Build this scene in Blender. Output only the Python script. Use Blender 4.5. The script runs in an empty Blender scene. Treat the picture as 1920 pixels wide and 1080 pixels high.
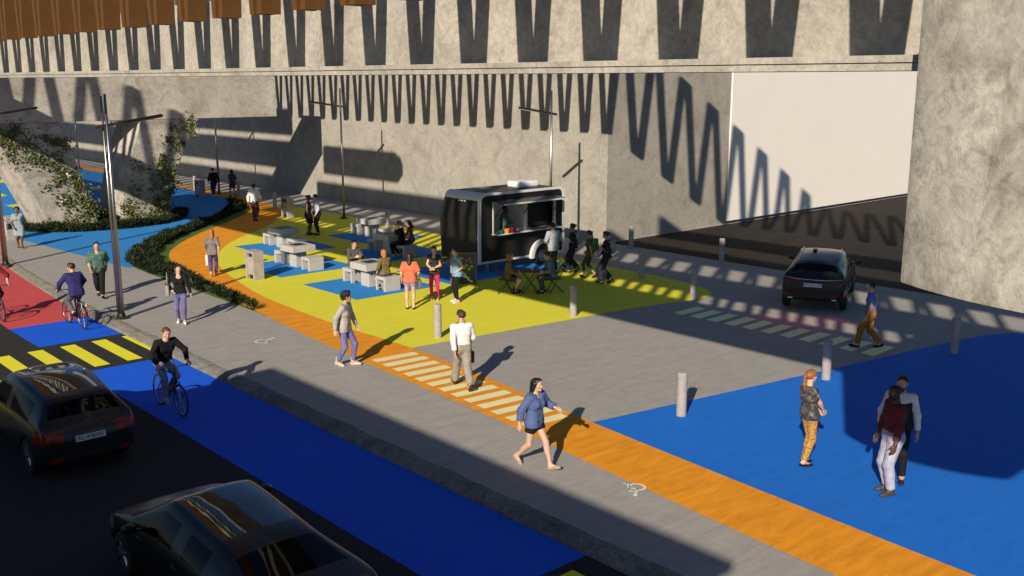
import bpy, bmesh, math, random
import numpy as np
from mathutils import Vector, Matrix, Quaternion

random.seed(7); RNG = np.random.default_rng(11)
SC = bpy.context.scene
COL = SC.collection
R = math.radians
ROAD_Z = -0.12
RQ = 6.82/6.90      # road level factor
# ------------------------------------------------------------------ light
K_DROP, K_SHIFT = 0.555, 0.59          # sun: drop and sideways shift per metre of +X
AZ = math.atan(K_SHIFT)
EL = math.atan(K_DROP * math.cos(AZ))

# ------------------------------------------------------------------ objects
def tag(o, label=None, cat=None, group=None, kind=None):
    if label: o['label'] = label
    if cat: o['category'] = cat
    if group: o['group'] = group
    if kind: o['kind'] = kind
    return o

def empty(name, loc=(0, 0, 0), rz=0.0):
    o = bpy.data.objects.new(name, None)
    o.empty_display_size = 0.2
    COL.objects.link(o)
    o.location = loc; o.rotation_euler = (0, 0, rz)
    return o

def link_mesh(name, me, parent=None):
    o = bpy.data.objects.new(name, me)
    COL.objects.link(o)
    if parent: o.parent = parent
    return o

def copy_tree(o, parent=None):
    c = o.copy(); COL.objects.link(c)
    if parent: c.parent = parent
    for ch in list(o.children): copy_tree(ch, c)
    return c

class MB:
    """collects verts / faces / material indices, builds ONE mesh object"""
    def __init__(s): s.v = []; s.f = []; s.m = []
    def add(s, vs, fs, mi=0):
        b = len(s.v); s.v += [tuple(p) for p in vs]
        for f in fs: s.f.append([b + i for i in f]); s.m.append(mi)
        return s
    def box(s, a, b, mi=0, M=None):
        x0, y0, z0 = a; x1, y1, z1 = b
        vs = [Vector(p) for p in [(x0,y0,z0),(x1,y0,z0),(x1,y1,z0),(x0,y1,z0),(x0,y0,z1),(x1,y0,z1),(x1,y1,z1),(x0,y1,z1)]]
        if M is not None: vs = [M @ p for p in vs]
        return s.add(vs, [(0,3,2,1),(4,5,6,7),(0,1,5,4),(1,2,6,5),(2,3,7,6),(3,0,4,7)], mi)
    def prism(s, poly, z0, z1, mi=0, M=None):
        n = len(poly)
        vs = [Vector((p[0], p[1], z0)) for p in poly] + [Vector((p[0], p[1], z1)) for p in poly]
        if M is not None: vs = [M @ p for p in vs]
        fs = [tuple(range(n))[::-1], tuple(range(n, 2*n))]
        fs += [(i, (i+1) % n, n + (i+1) % n, n + i) for i in range(n)]
        return s.add(vs, fs, mi)
    def sheet(s, poly, z, mi=0):
        return s.add([(p[0], p[1], z) for p in poly], [tuple(range(len(poly)))], mi)
    def tube(s, pts, r, n=8, mi=0, cap=True):
        pts = [Vector(p) for p in pts]
        rs = r if isinstance(r, (list, tuple)) else [r] * len(pts)
        vs = []; prev = None
        for i, p in enumerate(pts):
            t = (pts[min(i+1, len(pts)-1)] - pts[max(i-1, 0)]).normalized()
            if prev is None:
                a = t.cross(Vector((0, 0, 1)))
                if a.length < 1e-3: a = t.cross(Vector((1, 0, 0)))
            else:
                a = prev - t * prev.dot(t)
            a.normalize(); prev = a; b = t.cross(a)
            for k in range(n):
                q = 2 * math.pi * k / n
                vs.append(p + (a * math.cos(q) + b * math.sin(q)) * rs[i])
        fs = []
        for i in range(len(pts) - 1):
            for k in range(n):
                fs.append((i*n + k, i*n + (k+1) % n, (i+1)*n + (k+1) % n, (i+1)*n + k))
        if cap:
            fs.append(tuple(range(n))[::-1]); fs.append(tuple(range((len(pts)-1)*n, len(pts)*n)))
        return s.add(vs, fs, mi)
    def ring(s, c, axis, R_, r, n=36, m=6, mi=0):
        c = Vector(c); ax = Vector(axis).normalized()
        a = ax.cross(Vector((0, 0, 1)))
        if a.length < 1e-3: a = Vector((1, 0, 0))
        a.normalize(); b = ax.cross(a)
        vs = []
        for i in range(n):
            q = 2*math.pi*i/n; d = a*math.cos(q) + b*math.sin(q)
            for j in range(m):
                w = 2*math.pi*j/m
                vs.append(c + d*(R_ + r*math.cos(w)) + ax*(r*math.sin(w)))
        fs = [(i*m + j, ((i+1) % n)*m + j, ((i+1) % n)*m + (j+1) % m, i*m + (j+1) % m) for i in range(n) for j in range(m)]
        return s.add(vs, fs, mi)
    def lathe(s, prof, n=24, mi=0, M=None, close=True):
        vs = []
        for (r, z) in prof:
            for k in range(n):
                q = 2*math.pi*k/n; vs.append(Vector((r*math.cos(q), r*math.sin(q), z)))
        if M is not None: vs = [M @ p for p in vs]
        fs = []
        for i in range(len(prof)-1):
            for k in range(n):
                fs.append((i*n+k, i*n+(k+1) % n, (i+1)*n+(k+1) % n, (i+1)*n+k))
        if close:
            fs.append(tuple(range(n))[::-1]); fs.append(tuple(range((len(prof)-1)*n, len(prof)*n)))
        return s.add(vs, fs, mi)
    def mesh(s, name, mats, smooth=False, bevel=0, seg=2, recalc=True):
        me = bpy.data.meshes.new(name)
        me.from_pydata(s.v, [], s.f)
        for m in (mats if isinstance(mats, (list, tuple)) else [mats]): me.materials.append(m)
        me.polygons.foreach_set('material_index', s.m)
        if bevel or recalc:
            bm = bmesh.new(); bm.from_mesh(me)
            if recalc: bmesh.ops.recalc_face_normals(bm, faces=bm.faces)
            if bevel:
                es = [e for e in bm.edges if len(e.link_faces) == 2 and e.calc_face_angle(0) > R(28)]
                bmesh.ops.bevel(bm, geom=es, offset=bevel, segments=seg, affect='EDGES', profile=0.6, clamp_overlap=True)
            bm.to_mesh(me); bm.free()
        if smooth:
            me.polygons.foreach_set('use_smooth', [True] * len(me.polygons))
            if smooth == 'auto':
                try: me.set_sharp_from_angle(angle=R(38))
                except Exception: pass
        me.update()
        return me
    def build(s, name, mats, parent=None, **kw):
        return link_mesh(name, s.mesh(name, mats, **kw), parent)

# ------------------------------------------------------------------ materials
def new_mat(name):
    m = bpy.data.materials.new(name); m.use_nodes = True
    nt = m.node_tree
    return m, nt, nt.nodes['Principled BSDF']

def N(nt, typ, **kw):
    n = nt.nodes.new(typ)
    for k, v in kw.items():
        if k in n.inputs.keys(): n.inputs[k].default_value = v
        else: setattr(n, k, v)
    return n

def ramp(nt, fac, stops):
    r = nt.nodes.new('ShaderNodeValToRGB')
    el = r.color_ramp.elements
    while len(el) < len(stops): el.new(0.5)
    for e, (p, c) in zip(el, stops):
        e.position = p; e.color = (*c, 1) if len(c) == 3 else c
    nt.links.new(fac, r.inputs['Fac'])
    return r.outputs['Color']

def coords(nt, scale=(1, 1, 1), rot=(0, 0, 0), kind='Object'):
    tc = nt.nodes.new('ShaderNodeTexCoord'); mp = nt.nodes.new('ShaderNodeMapping')
    mp.inputs['Scale'].default_value = scale; mp.inputs['Rotation'].default_value = rot
    nt.links.new(tc.outputs[kind], mp.inputs['Vector'])
    return mp.outputs['Vector']

def noise(nt, vec, scale, detail=6, rough=0.55, dist=0.0):
    n = N(nt, 'ShaderNodeTexNoise', Scale=scale, Detail=detail, Roughness=rough, Distortion=dist)
    nt.links.new(vec, n.inputs['Vector'])
    return n.outputs['Fac']

def mixc(nt, fac, a, b, mode='MIX'):
    m = nt.nodes.new('ShaderNodeMix'); m.data_type = 'RGBA'; m.blend_type = mode
    for sock, val in ((0, fac), (6, a), (7, b)):
        if hasattr(val, 'links'): nt.links.new(val, m.inputs[sock])
        elif isinstance(val, (int, float)): m.inputs[sock].default_value = val
        else: m.inputs[sock].default_value = (*val, 1) if len(val) == 3 else val
    return m.outputs[2]

def bump(nt, p, h, strength=0.3, dist=0.02):
    b = N(nt, 'ShaderNodeBump', Strength=strength, Distance=dist)
    nt.links.new(h, b.inputs['Height']); nt.links.new(b.outputs['Normal'], p.inputs['Normal'])

def plain(name, c, rough=0.6, metal=0.0, var=0.12, scale=12, spec=0.5, coat=0.0, bmp=0.0):
    m, nt, p = new_mat(name)
    p.inputs['Roughness'].default_value = rough; p.inputs['Metallic'].default_value = metal
    p.inputs['Specular IOR Level'].default_value = spec
    p.inputs['Coat Weight'].default_value = coat; p.inputs['Coat Roughness'].default_value = 0.03
    v = coords(nt)
    f = noise(nt, v, scale)
    lo = tuple(max(0, x*(1-var)) for x in c); hi = tuple(min(1, x*(1+var)) for x in c)
    nt.links.new(ramp(nt, f, [(0.3, lo), (0.7, hi)]), p.inputs['Base Color'])
    if bmp: bump(nt, p, noise(nt, v, scale*6), bmp, 0.01)
    return m

def paint_ground(name, c, rough=0.85, streak=0.10, worn=0.06, spec=0.25):
    """painted paving: brushed streaks running across plus patchy wear"""
    m, nt, p = new_mat(name)
    p.inputs['Roughness'].default_value = rough; p.inputs['Specular IOR Level'].default_value = spec
    v1 = coords(nt, (0.55, 2.4, 1), (0, 0, R(48)))
    v2 = coords(nt)
    s = noise(nt, v1, 2.2, 7, 0.62, 0.4); b = noise(nt, v2, 0.35, 4, 0.5)
    fine = noise(nt, v2, 60, 3, 0.6)
    lo = tuple(x*(1-streak) for x in c); hi = tuple(min(1, x*(1+streak)) for x in c)
    col = ramp(nt, s, [(0.34, lo), (0.66, hi)])
    col = mixc(nt, ramp_f(nt, b, 0.5, 0.72, worn*2), col, tuple(x*0.72 + 0.02 for x in c))
    g = ramp(nt, fine, [(0.3, (0.86, 0.86, 0.86)), (0.7, (1.1, 1.1, 1.1))])
    col = mixc(nt, 1.0, col, g, 'MULTIPLY')
    nt.links.new(col, p.inputs['Base Color'])
    bump(nt, p, fine, 0.25, 0.006)
    return m

def ramp_f(nt, fac, a, b, top=1.0):
    mr = N(nt, 'ShaderNodeMapRange'); mr.inputs['From Min'].default_value = a; mr.inputs['From Max'].default_value = b
    mr.inputs['To Max'].default_value = top
    nt.links.new(fac, mr.inputs['Value'])
    return mr.outputs['Result']

def concrete(name, base, big=0.12, stain=0.45, scale=1.0, bmp=0.5, trowel=True, rough=0.9, mid=0.10):
    """cast concrete: cloudy tone, darker stains, pores, trowel swirls"""
    m, nt, p = new_mat(name)
    p.inputs['Roughness'].default_value = rough; p.inputs['Specular IOR Level'].default_value = 0.25
    v = coords(nt, (scale, scale, scale))
    cl = noise(nt, v, 0.9, 8, 0.6, 0.6); st = noise(nt, v, 1.7, 9, 0.66, 1.2); fn = noise(nt, v, 26, 5, 0.65)
    c = base
    col = ramp(nt, cl, [(0.28, tuple(x*(1-big*1.4) for x in c)), (0.5, c), (0.74, tuple(min(1, x*(1+big)) for x in c))])
    col = mixc(nt, ramp_f(nt, st, 0.50, 0.68, stain), col, tuple(x*q for x, q in zip(c, (0.56, 0.545, 0.52))))
    g = ramp(nt, fn, [(0.25, (0.82, 0.82, 0.82)), (0.75, (1.12, 1.12, 1.12))])
    col = mixc(nt, 1.0, col, g, 'MULTIPLY')
    md = noise(nt, v, 5.5, 9, 0.7, 1.6)
    col = mixc(nt, 1.0, col, ramp(nt, md, [(0.30, (1-mid*1.5,)*3), (0.50, (1.0,)*3), (0.70, (1+mid*.7,)*3)]), 'MULTIPLY')
    vo = N(nt, 'ShaderNodeTexVoronoi', Scale=5.5); nt.links.new(v, vo.inputs['Vector'])
    pore = ramp_f(nt, vo.outputs['Distance'], 0.0, 0.09, 1.0)
    pn = ramp_f(nt, noise(nt, v, 2.3, 2), 0.5, 0.58, 1.0)
    mx = N(nt, 'ShaderNodeMath', operation='MAXIMUM'); inv = N(nt, 'ShaderNodeMath', operation='SUBTRACT'); inv.inputs[0].default_value = 1.0
    nt.links.new(pn, inv.inputs[1]); nt.links.new(pore, mx.inputs[0]); nt.links.new(inv.outputs[0], mx.inputs[1])
    col = mixc(nt, mx.outputs[0], tuple(x*0.45 for x in c), col)
    nt.links.new(col, p.inputs['Base Color'])
    if trowel:
        w = N(nt, 'ShaderNodeTexNoise', Scale=9.0, Detail=8.0, Roughness=0.7, Distortion=3.0)
        nt.links.new(v, w.inputs['Vector'])
        ad = N(nt, 'ShaderNodeMath', operation='MULTIPLY_ADD'); ad.inputs[1].default_value = 0.8
        nt.links.new(w.outputs['Fac'], ad.inputs[0]); nt.links.new(st, ad.inputs[2])
        ad2 = N(nt, 'ShaderNodeMath', operation='MULTIPLY_ADD'); ad2.inputs[1].default_value = 0.3
        nt.links.new(fn, ad2.inputs[0]); nt.links.new(ad.outputs[0], ad2.inputs[2])
        bump(nt, p, ad2.outputs[0], bmp, 0.03)
    else:
        bump(nt, p, fn, bmp, 0.01)
    return m

def emit(name, c, s):
    m, nt, p = new_mat(name)
    p.inputs['Base Color'].default_value = (*c, 1); p.inputs['Emission Color'].default_value = (*c, 1)
    p.inputs['Emission Strength'].default_value = s; p.inputs['Roughness'].default_value = 0.2
    return m

def glass(name, tint=(0.25, 0.27, 0.27), ior=1.5):
    m, nt, p = new_mat(name)
    nt.nodes.remove(p)
    out = nt.nodes['Material Output']
    tr = N(nt, 'ShaderNodeBsdfTransparent'); tr.inputs['Color'].default_value = (*tint, 1)
    gl = N(nt, 'ShaderNodeBsdfGlossy'); gl.inputs['Roughness'].default_value = 0.02
    fr = N(nt, 'ShaderNodeFresnel', IOR=ior); mx = nt.nodes.new('ShaderNodeMixShader')
    nt.links.new(fr.outputs[0], mx.inputs[0]); nt.links.new(tr.outputs[0], mx.inputs[1]); nt.links.new(gl.outputs[0], mx.inputs[2])
    nt.links.new(mx.outputs[0], out.inputs['Surface'])
    return m

def fabric(name, c, var=0.1, kind=None, c2=None, rough=0.9):
    m, nt, p = new_mat(name)
    p.inputs['Roughness'].default_value = rough; p.inputs['Specular IOR Level'].default_value = 0.2
    v = coords(nt)
    folds = noise(nt, coords(nt, (1, 1, 0.45)), 14, 3, 0.5, 0.8)
    fine = noise(nt, v, 160, 2)
    lo = tuple(x*(1-var*1.6) for x in c); hi = tuple(min(1, x*(1+var)) for x in c)
    col = ramp(nt, noise(nt, v, 9, 4), [(0.3, lo), (0.7, hi)])
    if kind == 'plaid':
        for ax in ('X', 'Z', 'Y'):
            w = N(nt, 'ShaderNodeTexWave', Scale=5.5 if ax != 'Z' else 4.5); w.wave_type = 'BANDS'; w.bands_direction = ax
            nt.links.new(v, w.inputs['Vector'])
            col = mixc(nt, ramp_f(nt, w.outputs['Fac'], 0.55, 0.8, 0.6), col, c2)
    if kind == 'leopard':
        vo = N(nt, 'ShaderNodeTexVoronoi', Scale=34.0); nt.links.new(v, vo.inputs['Vector'])
        col = mixc(nt, ramp_f(nt, vo.outputs['Distance'], 0.30, 0.42, 1.0), c2, col)
    if kind == 'mottle':
        col = mixc(nt, ramp_f(nt, noise(nt, v, 11, 4, 0.6, 1.5), 0.47, 0.56, 1.0), col, c2)
    if kind == 'fade':
        col = mixc(nt, ramp_f(nt, noise(nt, coords(nt, (1, 1, 0.3)), 7, 3), 0.45, 0.7, 0.7), col, c2)
    nt.links.new(col, p.inputs['Base Color'])
    bump(nt, p, folds, 0.55, 0.03)
    return m
# ------------------------------------------------------------------ camera, sun, sky
CAM_P, CAM_A, CAM_H = R(11.75), R(47.9), 6.7
def make_camera_and_light():
    cam = bpy.data.cameras.new('camera'); co = bpy.data.objects.new('camera', cam); COL.objects.link(co)
    co.location = (0, 0, CAM_H)
    f = Vector((math.cos(CAM_A)*math.cos(CAM_P), math.sin(CAM_A)*math.cos(CAM_P), -math.sin(CAM_P)))
    co.rotation_euler = f.to_track_quat('-Z', 'Y').to_euler()
    cam.sensor_width = 36; cam.lens = 35.0; cam.clip_end = 3000; cam.clip_start = 0.05
    SC.camera = co
    d = Vector((math.cos(AZ)*math.cos(EL), math.sin(AZ)*math.cos(EL), -math.sin(EL)))
    s = bpy.data.lights.new('sun', 'SUN'); so = bpy.data.objects.new('sun', s); COL.objects.link(so)
    so.rotation_euler = d.to_track_quat('-Z', 'Y').to_euler()
    s.energy = 5.0; s.angle = R(0.55); s.color = (1.0, 0.885, 0.73)
    w = bpy.data.worlds.new('World'); SC.world = w; w.use_nodes = True
    nt = w.node_tree; bg = nt.nodes['Background']
    sky = nt.nodes.new('ShaderNodeTexSky'); sky.sky_type = 'NISHITA'; sky.sun_disc = False
    sky.sun_elevation = EL; sky.sun_rotation = math.atan2(-d.x, -d.y)
    sky.altitude = 50; sky.air_density = 1.0; sky.dust_density = 0.6; sky.ozone_density = 1.2
    nt.links.new(mixc(nt, 1.0, sky.outputs['Color'], (0.74, 0.90, 1.12), 'MULTIPLY'), bg.inputs['Color']); bg.inputs['Strength'].default_value = 0.05
    vs = SC.view_settings; vs.view_transform = 'Standard'; vs.look = 'None'; vs.gamma = 1.0; vs.exposure = 0.25; vs.use_curve_mapping = False
    SC.cycles.max_bounces = 6; SC.cycles.transparent_max_bounces = 12
make_camera_and_light()

def G(px, py, z=0.0):
    """ground point (x, y) seen at photo pixel (px, py)"""
    f = Vector((math.cos(CAM_A)*math.cos(CAM_P), math.sin(CAM_A)*math.cos(CAM_P), -math.sin(CAM_P)))
    r = Vector((math.sin(CAM_A), -math.cos(CAM_A), 0)); u = r.cross(f)
    d = f + r*((px-960)/1866.7) + u*((540-py)/1866.7)
    t = (z-CAM_H)/d.z
    return (d.x*t, d.y*t)

# ------------------------------------------------------------------ material library
M = {}
M['paving'] = paint_ground('paving_grey', (0.35, 0.330, 0.302), 0.9, 0.08, 0.04)
def paving_joints():
    m = M['paving']; nt = m.node_tree; p = nt.nodes['Principled BSDF']
    br = N(nt, 'ShaderNodeTexBrick', Scale=1.0); br.inputs['Mortar Size'].default_value = 0.006; br.inputs['Brick Width'].default_value = 0.30; br.inputs['Row Height'].default_value = 0.15
    br.inputs['Color1'].default_value = (1.02, 1.02, 1.02, 1); br.inputs['Color2'].default_value = (.96, .96, .96, 1); br.inputs['Mortar'].default_value = (.88, .88, .88, 1)
    nt.links.new(coords(nt, (1, 1, 1), (0, 0, R(90))), br.inputs['Vector'])
    lk = p.inputs['Base Color'].links[0].from_socket
    nt.links.new(mixc(nt, 1.0, lk, br.outputs['Color'], 'MULTIPLY'), p.inputs['Base Color'])
paving_joints()
M['asphalt'] = plain('asphalt', (0.030, 0.029, 0.028), 0.9, var=0.25, scale=40, spec=0.2, bmp=0.3)
M['tunnel_road'] = plain('underpass_asphalt', (0.026, 0.021, 0.017), 0.88, var=0.25, scale=1.2, spec=0.2)
M['lane_blue'] = paint_ground('lane_blue', (0.006, 0.105, 0.70), 0.8, 0.07, 0.05)
M['lane_red'] = paint_ground('lane_red', (0.56, 0.075, 0.080), 0.85, 0.08, 0.05)
M['plaza_blue'] = paint_ground('plaza_blue', (0.009, 0.150, 0.60), 0.85, 0.07, 0.06)
M['sky_blue'] = paint_ground('plaza_sky_blue', (0.028, 0.235, 0.60), 0.85, 0.07, 0.05)
M['yellow'] = paint_ground('plaza_yellow', (0.72, 0.67, 0.045), 0.85, 0.045, 0.05)
M['orange'] = paint_ground('path_orange', (0.76, 0.29, 0.014), 0.85, 0.15, 0.14)
M['road_yellow'] = paint_ground('road_yellow', (0.80, 0.74, 0.035), 0.8, 0.05, 0.05)
M['pale_stripe'] = paint_ground('pale_stripe', (0.80, 0.76, 0.42), 0.8, 0.04, 0.03)
M['green_stripe'] = paint_ground('green_stripe', (0.88, 0.93, 0.46), 0.8, 0.05, 0.04)
M['white_paint'] = paint_ground('white_paint', (0.78, 0.77, 0.74), 0.8, 0.04, 0.06)
M['grass'] = paint_ground('grass_ground', (0.075, 0.135, 0.020), 0.95, 0.35, 0.3)
M['rough_stone'] = concrete('rough_dark_stone', (0.235, 0.225, 0.20), 0.25, 0.7, 1.6, 1.0, mid=.4)
M['kerb'] = concrete('kerb_stone', (0.25, 0.23, 0.19), 0.22, 0.6, 2.2, 1.0, mid=.3)
M['wall'] = concrete('wall_concrete', (0.355, 0.33, 0.282), 0.13, 0.45, 0.55, 0.35, mid=.14)
M['beam'] = concrete('beam_concrete', (0.415, 0.385, 0.33), 0.16, 0.55, 0.9, 0.4, mid=.20)
M['pier'] = concrete('pier_concrete', (0.44, 0.41, 0.35), 0.30, 0.85, 0.75, 0.34, mid=.26)
M['cap'] = concrete('cap_concrete', (0.46, 0.43, 0.37), 0.2, 0.65, 0.6, 0.5, mid=.2)
M['furn'] = concrete('furniture_concrete', (0.47, 0.455, 0.415), 0.10, 0.25, 3.0, 0.4, False)
M['bollard'] = concrete('bollard_concrete', (0.42, 0.39, 0.36), 0.16, 0.5, 3.5, 0.7)
M['bin'] = concrete('bin_concrete', (0.42, 0.37, 0.33), 0.18, 0.5, 4.0, 0.6)
M['white_wall'] = plain('white_render', (0.85, 0.80, 0.735), 0.7, var=0.02, scale=0.6)
M['timber'] = plain('timber', (0.115, 0.049, 0.0105), 0.55, var=0.10, scale=3, spec=0.4)
def timber_grain():
    m = M['timber']; nt = m.node_tree; p = nt.nodes['Principled BSDF']
    w = N(nt, 'ShaderNodeTexWave', Scale=9.0, Distortion=1.2, Detail=2.0); w.bands_direction = 'Z'
    nt.links.new(coords(nt), w.inputs['Vector'])
    lk = p.inputs['Base Color'].links[0].from_socket
    g = ramp(nt, w.outputs['Fac'], [(0.0, (0.78, 0.78, 0.78)), (0.25, (1.05, 1.05, 1.05))])
    nt.links.new(mixc(nt, 1.0, lk, g, 'MULTIPLY'), p.inputs['Base Color'])
timber_grain()
M['steel'] = plain('galvanised_steel', (0.42, 0.40, 0.37), 0.32, 1.0, 0.12, 20)
M['dark_metal'] = plain('dark_bronze_metal', (0.10, 0.085, 0.07), 0.4, 0.8, 0.15, 10)
M['black'] = plain('black_plastic', (0.012, 0.012, 0.012), 0.5)
M['rubber'] = plain('rubber', (0.018, 0.017, 0.016), 0.8)
M['chrome'] = plain('chrome', (0.65, 0.65, 0.65), 0.15, 1.0, 0.03)

def struct(name, mb_, mats, **kw):
    o = mb_.build(name, mats, **kw); o['kind'] = 'structure'; return o

# ------------------------------------------------------------------ ground, road, pavement, painted zones
b = MB(); b.sheet([(-700, -700), (700, -700), (700, 700), (-700, 700)], -0.32); struct('ground', b, M['asphalt'])
KERB = [(9.98, -60), (9.98, 23), (9.98, 28.7), (10.13, 33), (10.42, 37.6), (10.78, 41.8), (11.55, 51.5), (12.85, 65.3), (15, 90)]
PAVE_EDGE = [(x+0.125, y) for x, y in KERB]
KERB = [(x*RQ, y*RQ) for x, y in KERB]
b = MB(); b.sheet([(-60, -60)] + KERB + [(-60, 90)], ROAD_Z); struct('road', b, M['asphalt'])
pav = PAVE_EDGE + [(15.2, 200), (200, 200), (200, -60)]
b = MB(); b.sheet(pav, 0.0)
struct('pavement', b, M['paving'])
def kerb_mesh():
    b = MB(); pts = []
    for i in range(len(KERB)-1):
        (x0, y0), (x1, y1) = KERB[i], KERB[i+1]; n = max(1, int(abs(y1-y0)/0.16)) if 0 < y1 < 70 or y0 > 0 else 8
        if i == 0: n = 300
        for k in range(n): pts.append((x0+(x1-x0)*k/n, y0+(y1-y0)*k/n))
    pts.append(KERB[-1])
    prof = [(0.0, ROAD_Z-0.02), (0.01, -0.10), (0.05, -0.075), (0.12, -0.045), (0.19, -0.012), (0.24, 0.004), (0.36, 0.005)]
    vs = []; rr = random.Random(3); m = len(prof); lo = [0]*m
    for j, (x, y) in enumerate(pts):
        chip = rr.uniform(0.6, 1.0) if rr.random() < 0.10 else 0.0
        for i, (dx, z) in enumerate(prof):
            a = 0.0 if i == 0 else (0.022 if i == m-1 else 0.009)
            lo[i] = lo[i]*0.55 + rr.uniform(-a, a)
            cz = -0.035*chip if i in (3, 4) else 0
            vs.append((x + dx + lo[i]*1.3 + (0.05*chip if i in (2, 3, 4) else 0), y, z + (lo[i]*0.55 if 0 < i < 5 else (0.0 if i else 0)) + cz))
    fs = [(j*m+i, (j+1)*m+i, (j+1)*m+i+1, j*m+i+1) for j in range(len(pts)-1) for i in range(m-1)]
    b.add(vs, fs)
    b.m = [1 if vs[q[0]][1] < 24.4 + .25*math.sin(i*1.7) else 0 for i, q in enumerate(b.f)]
    return b
struct('kerb', kerb_mesh(), [M['kerb'], M['rough_stone']], smooth=True, recalc=False)

Z1, Z2, Z3 = 0.004, 0.008, 0.012
b = MB(); b.sheet([(7.78, 9.40), (9.98, 9.40), (9.98, 24.12), (7.78, 24.12)], ROAD_Z+Z1)
b.sheet([(7.78, 27.25), (9.98, 27.25), (9.98, 29.9), (7.78, 29.9)], ROAD_Z+Z1)
struct('cycle_lane', b, M['lane_blue']).scale = (RQ, RQ, 1)
b = MB(); b.sheet([(7.78, 29.9), (10.02, 29.9), (10.13, 33), (10.42, 37.6), (10.78, 41.8), (11.55, 51.5), (12.85, 65.3), (10.7, 65.3), (9.3, 51.5), (8.4, 41.6), (7.9, 33.6)], ROAD_Z+Z1)
struct('red_cycle_lane', b, M['lane_red']).scale = (RQ, RQ, 1)
ZSH = 0.105
b = MB()
for k in range(-12, 4):
    x = 9.025 + 0.815*k
    if x + 0.38 > 9.97: continue
    b.sheet([(x, 24.42), (x+0.38, 24.42), (x+0.38, 26.95), (x, 26.95)], ROAD_Z+Z1)
    b.sheet([(x+ZSH, 6.7), (x+ZSH+.38, 6.7), (x+ZSH+.38, 9.22), (x+ZSH, 9.22)], ROAD_Z+Z1)
b.sheet([(9.84, 24.42), (9.978, 24.42), (9.978, 26.95), (9.84, 26.95)], ROAD_Z+Z1)
struct('yellow_crosswalk', b, M['road_yellow']).scale = (RQ, RQ, 1)

def smooth_line(pts, n=6):
    """Catmull-Rom through the points"""
    P = [pts[0]] + list(pts) + [pts[-1]]; out = []
    for i in range(1, len(P)-2):
        for k in range(n):
            t = k/n
            out.append(tuple(0.5*(2*P[i][a] + (P[i+1][a]-P[i-1][a])*t + (2*P[i-1][a]-5*P[i][a]+4*P[i+1][a]-P[i+2][a])*t*t + (3*P[i][a]-P[i-1][a]-3*P[i+1][a]+P[i+2][a])*t**3) for a in (0, 1)))
    out.append(tuple(pts[-1])); return out
OL = [(11.2, -4), (11.6, 3), (11.87, 6.99), (12.26, 11.19), (12.5, 13.3), (12.68, 15.2), (12.80, 17.0), (12.95, 19.2), (13.2, 22.1), (13.60, 25.8), (14.0, 29.5), (14.28, 32), (14.95, 35.06), (16.0, 37.97), (17.53, 40.27), (19.55, 42.54), (21.8, 44.7), (24.0, 47.0), (25.35, 49.2), (26.2, 52.5), (26.6, 56.1), (27.0, 62.3), (27.2, 79), (27.3, 130)]
OR_ = [(12.7, -4), (13.1, 3), (13.46, 7.99), (13.93, 13.17), (14.18, 15.2), (14.40, 17.3), (14.6, 19.6), (14.6, 21.6), (14.55, 23.6), (14.80, 27.8), (15.35, 30.8), (16.2, 34.0), (17.5, 36.75), (19.6, 39.5), (22.5, 42.1), (24.8, 44.9), (26.2, 47.4), (27.0, 50.6), (27.6, 55), (27.9, 62), (28.1, 79), (28.2, 130)]
sOL, sOR = smooth_line(OL), smooth_line(OR_)
def strip_sheet(a, c, z):
    """fill between two lines with triangles (robust for curved shapes)"""
    b = MB(); poly = list(a) + list(c)[::-1]
    bmx = bmesh.new(); vs = [bmx.verts.new((x, y, z)) for x, y in poly]
    f = bmx.faces.new(vs); bmesh.ops.triangulate(bmx, faces=[f])
    bmx.verts.index_update()
    b.add([v.co[:] for v in bmx.verts], [tuple(v.index for v in f.verts) for f in bmx.faces]); bmx.free()
    return b
struct('orange_path', strip_sheet(sOL, sOR, Z2), M['orange'])
left_edge = [(13.55, 36.2), (13.3, 39.5), (12.95, 43.5), (12.5, 47.83), (12.6, 55), (13.4, 66), (15.4, 90), (15.6, 130)]
k0 = next(i for i, p in enumerate(sOL) if p[1] > 34.5)
struct('blue_plaza', strip_sheet([(x+0.3, y) for x, y in sOL[k0:]], left_edge, Z1), M['sky_blue'])
k1 = next(i for i, p in enumerate(sOR) if p[1] > 20.0); k2 = next(i for i, p in enumerate(sOR) if p[1] > 49.2)
ylw = smooth_line([(14.3, 20.06), (18.5, 19.62), (22.4, 19.2), (24.6, 18.75), (25.6, 18.85), (26.3, 19.7), (26.65, 21.2), (26.8, 23.5), (27.0, 30), (27.12, 34.6), (27.45, 44), (27.4, 49.2)], 5)
struct('yellow_plaza', strip_sheet([(x-0.25, y) for x, y in sOR[k1:k2]], ylw, Z1), M['yellow'])
RECTS = [(16.82, 30.62, 20.0, 33.72), (18.72, 34.75, 21.75, 37.85), (16.75, 25.78, 19.95, 29.02), (21.28, 30.6, 24.35, 33.66), (23.15, 34.6, 26.2, 37.85), (20.45, 25.62, 25.95, 28.9)]
b = MB()
for x0, y0, x1, y1 in RECTS: b.sheet([(x0, y0), (x1, y0), (x1, y1), (x0, y1)], Z2)
struct('blue_rectangles', b, M['sky_blue'])
k3 = next(i for i, p in enumerate(sOR) if p[1] > 12.98)
blue_edge = smooth_line([(13.6, 13.06), (21.47, 11.7), (25.4, 11.04), (26.9, 10.68), (27.9, 10.0), (28.9, 7.5), (29.4, 3), (29.4, -4)], 5)
struct('bright_blue_plaza', strip_sheet([(x-0.25, y) for x, y in sOR[:k3]], blue_edge[::-1], Z1), M['plaza_blue'])
b = MB()
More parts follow.
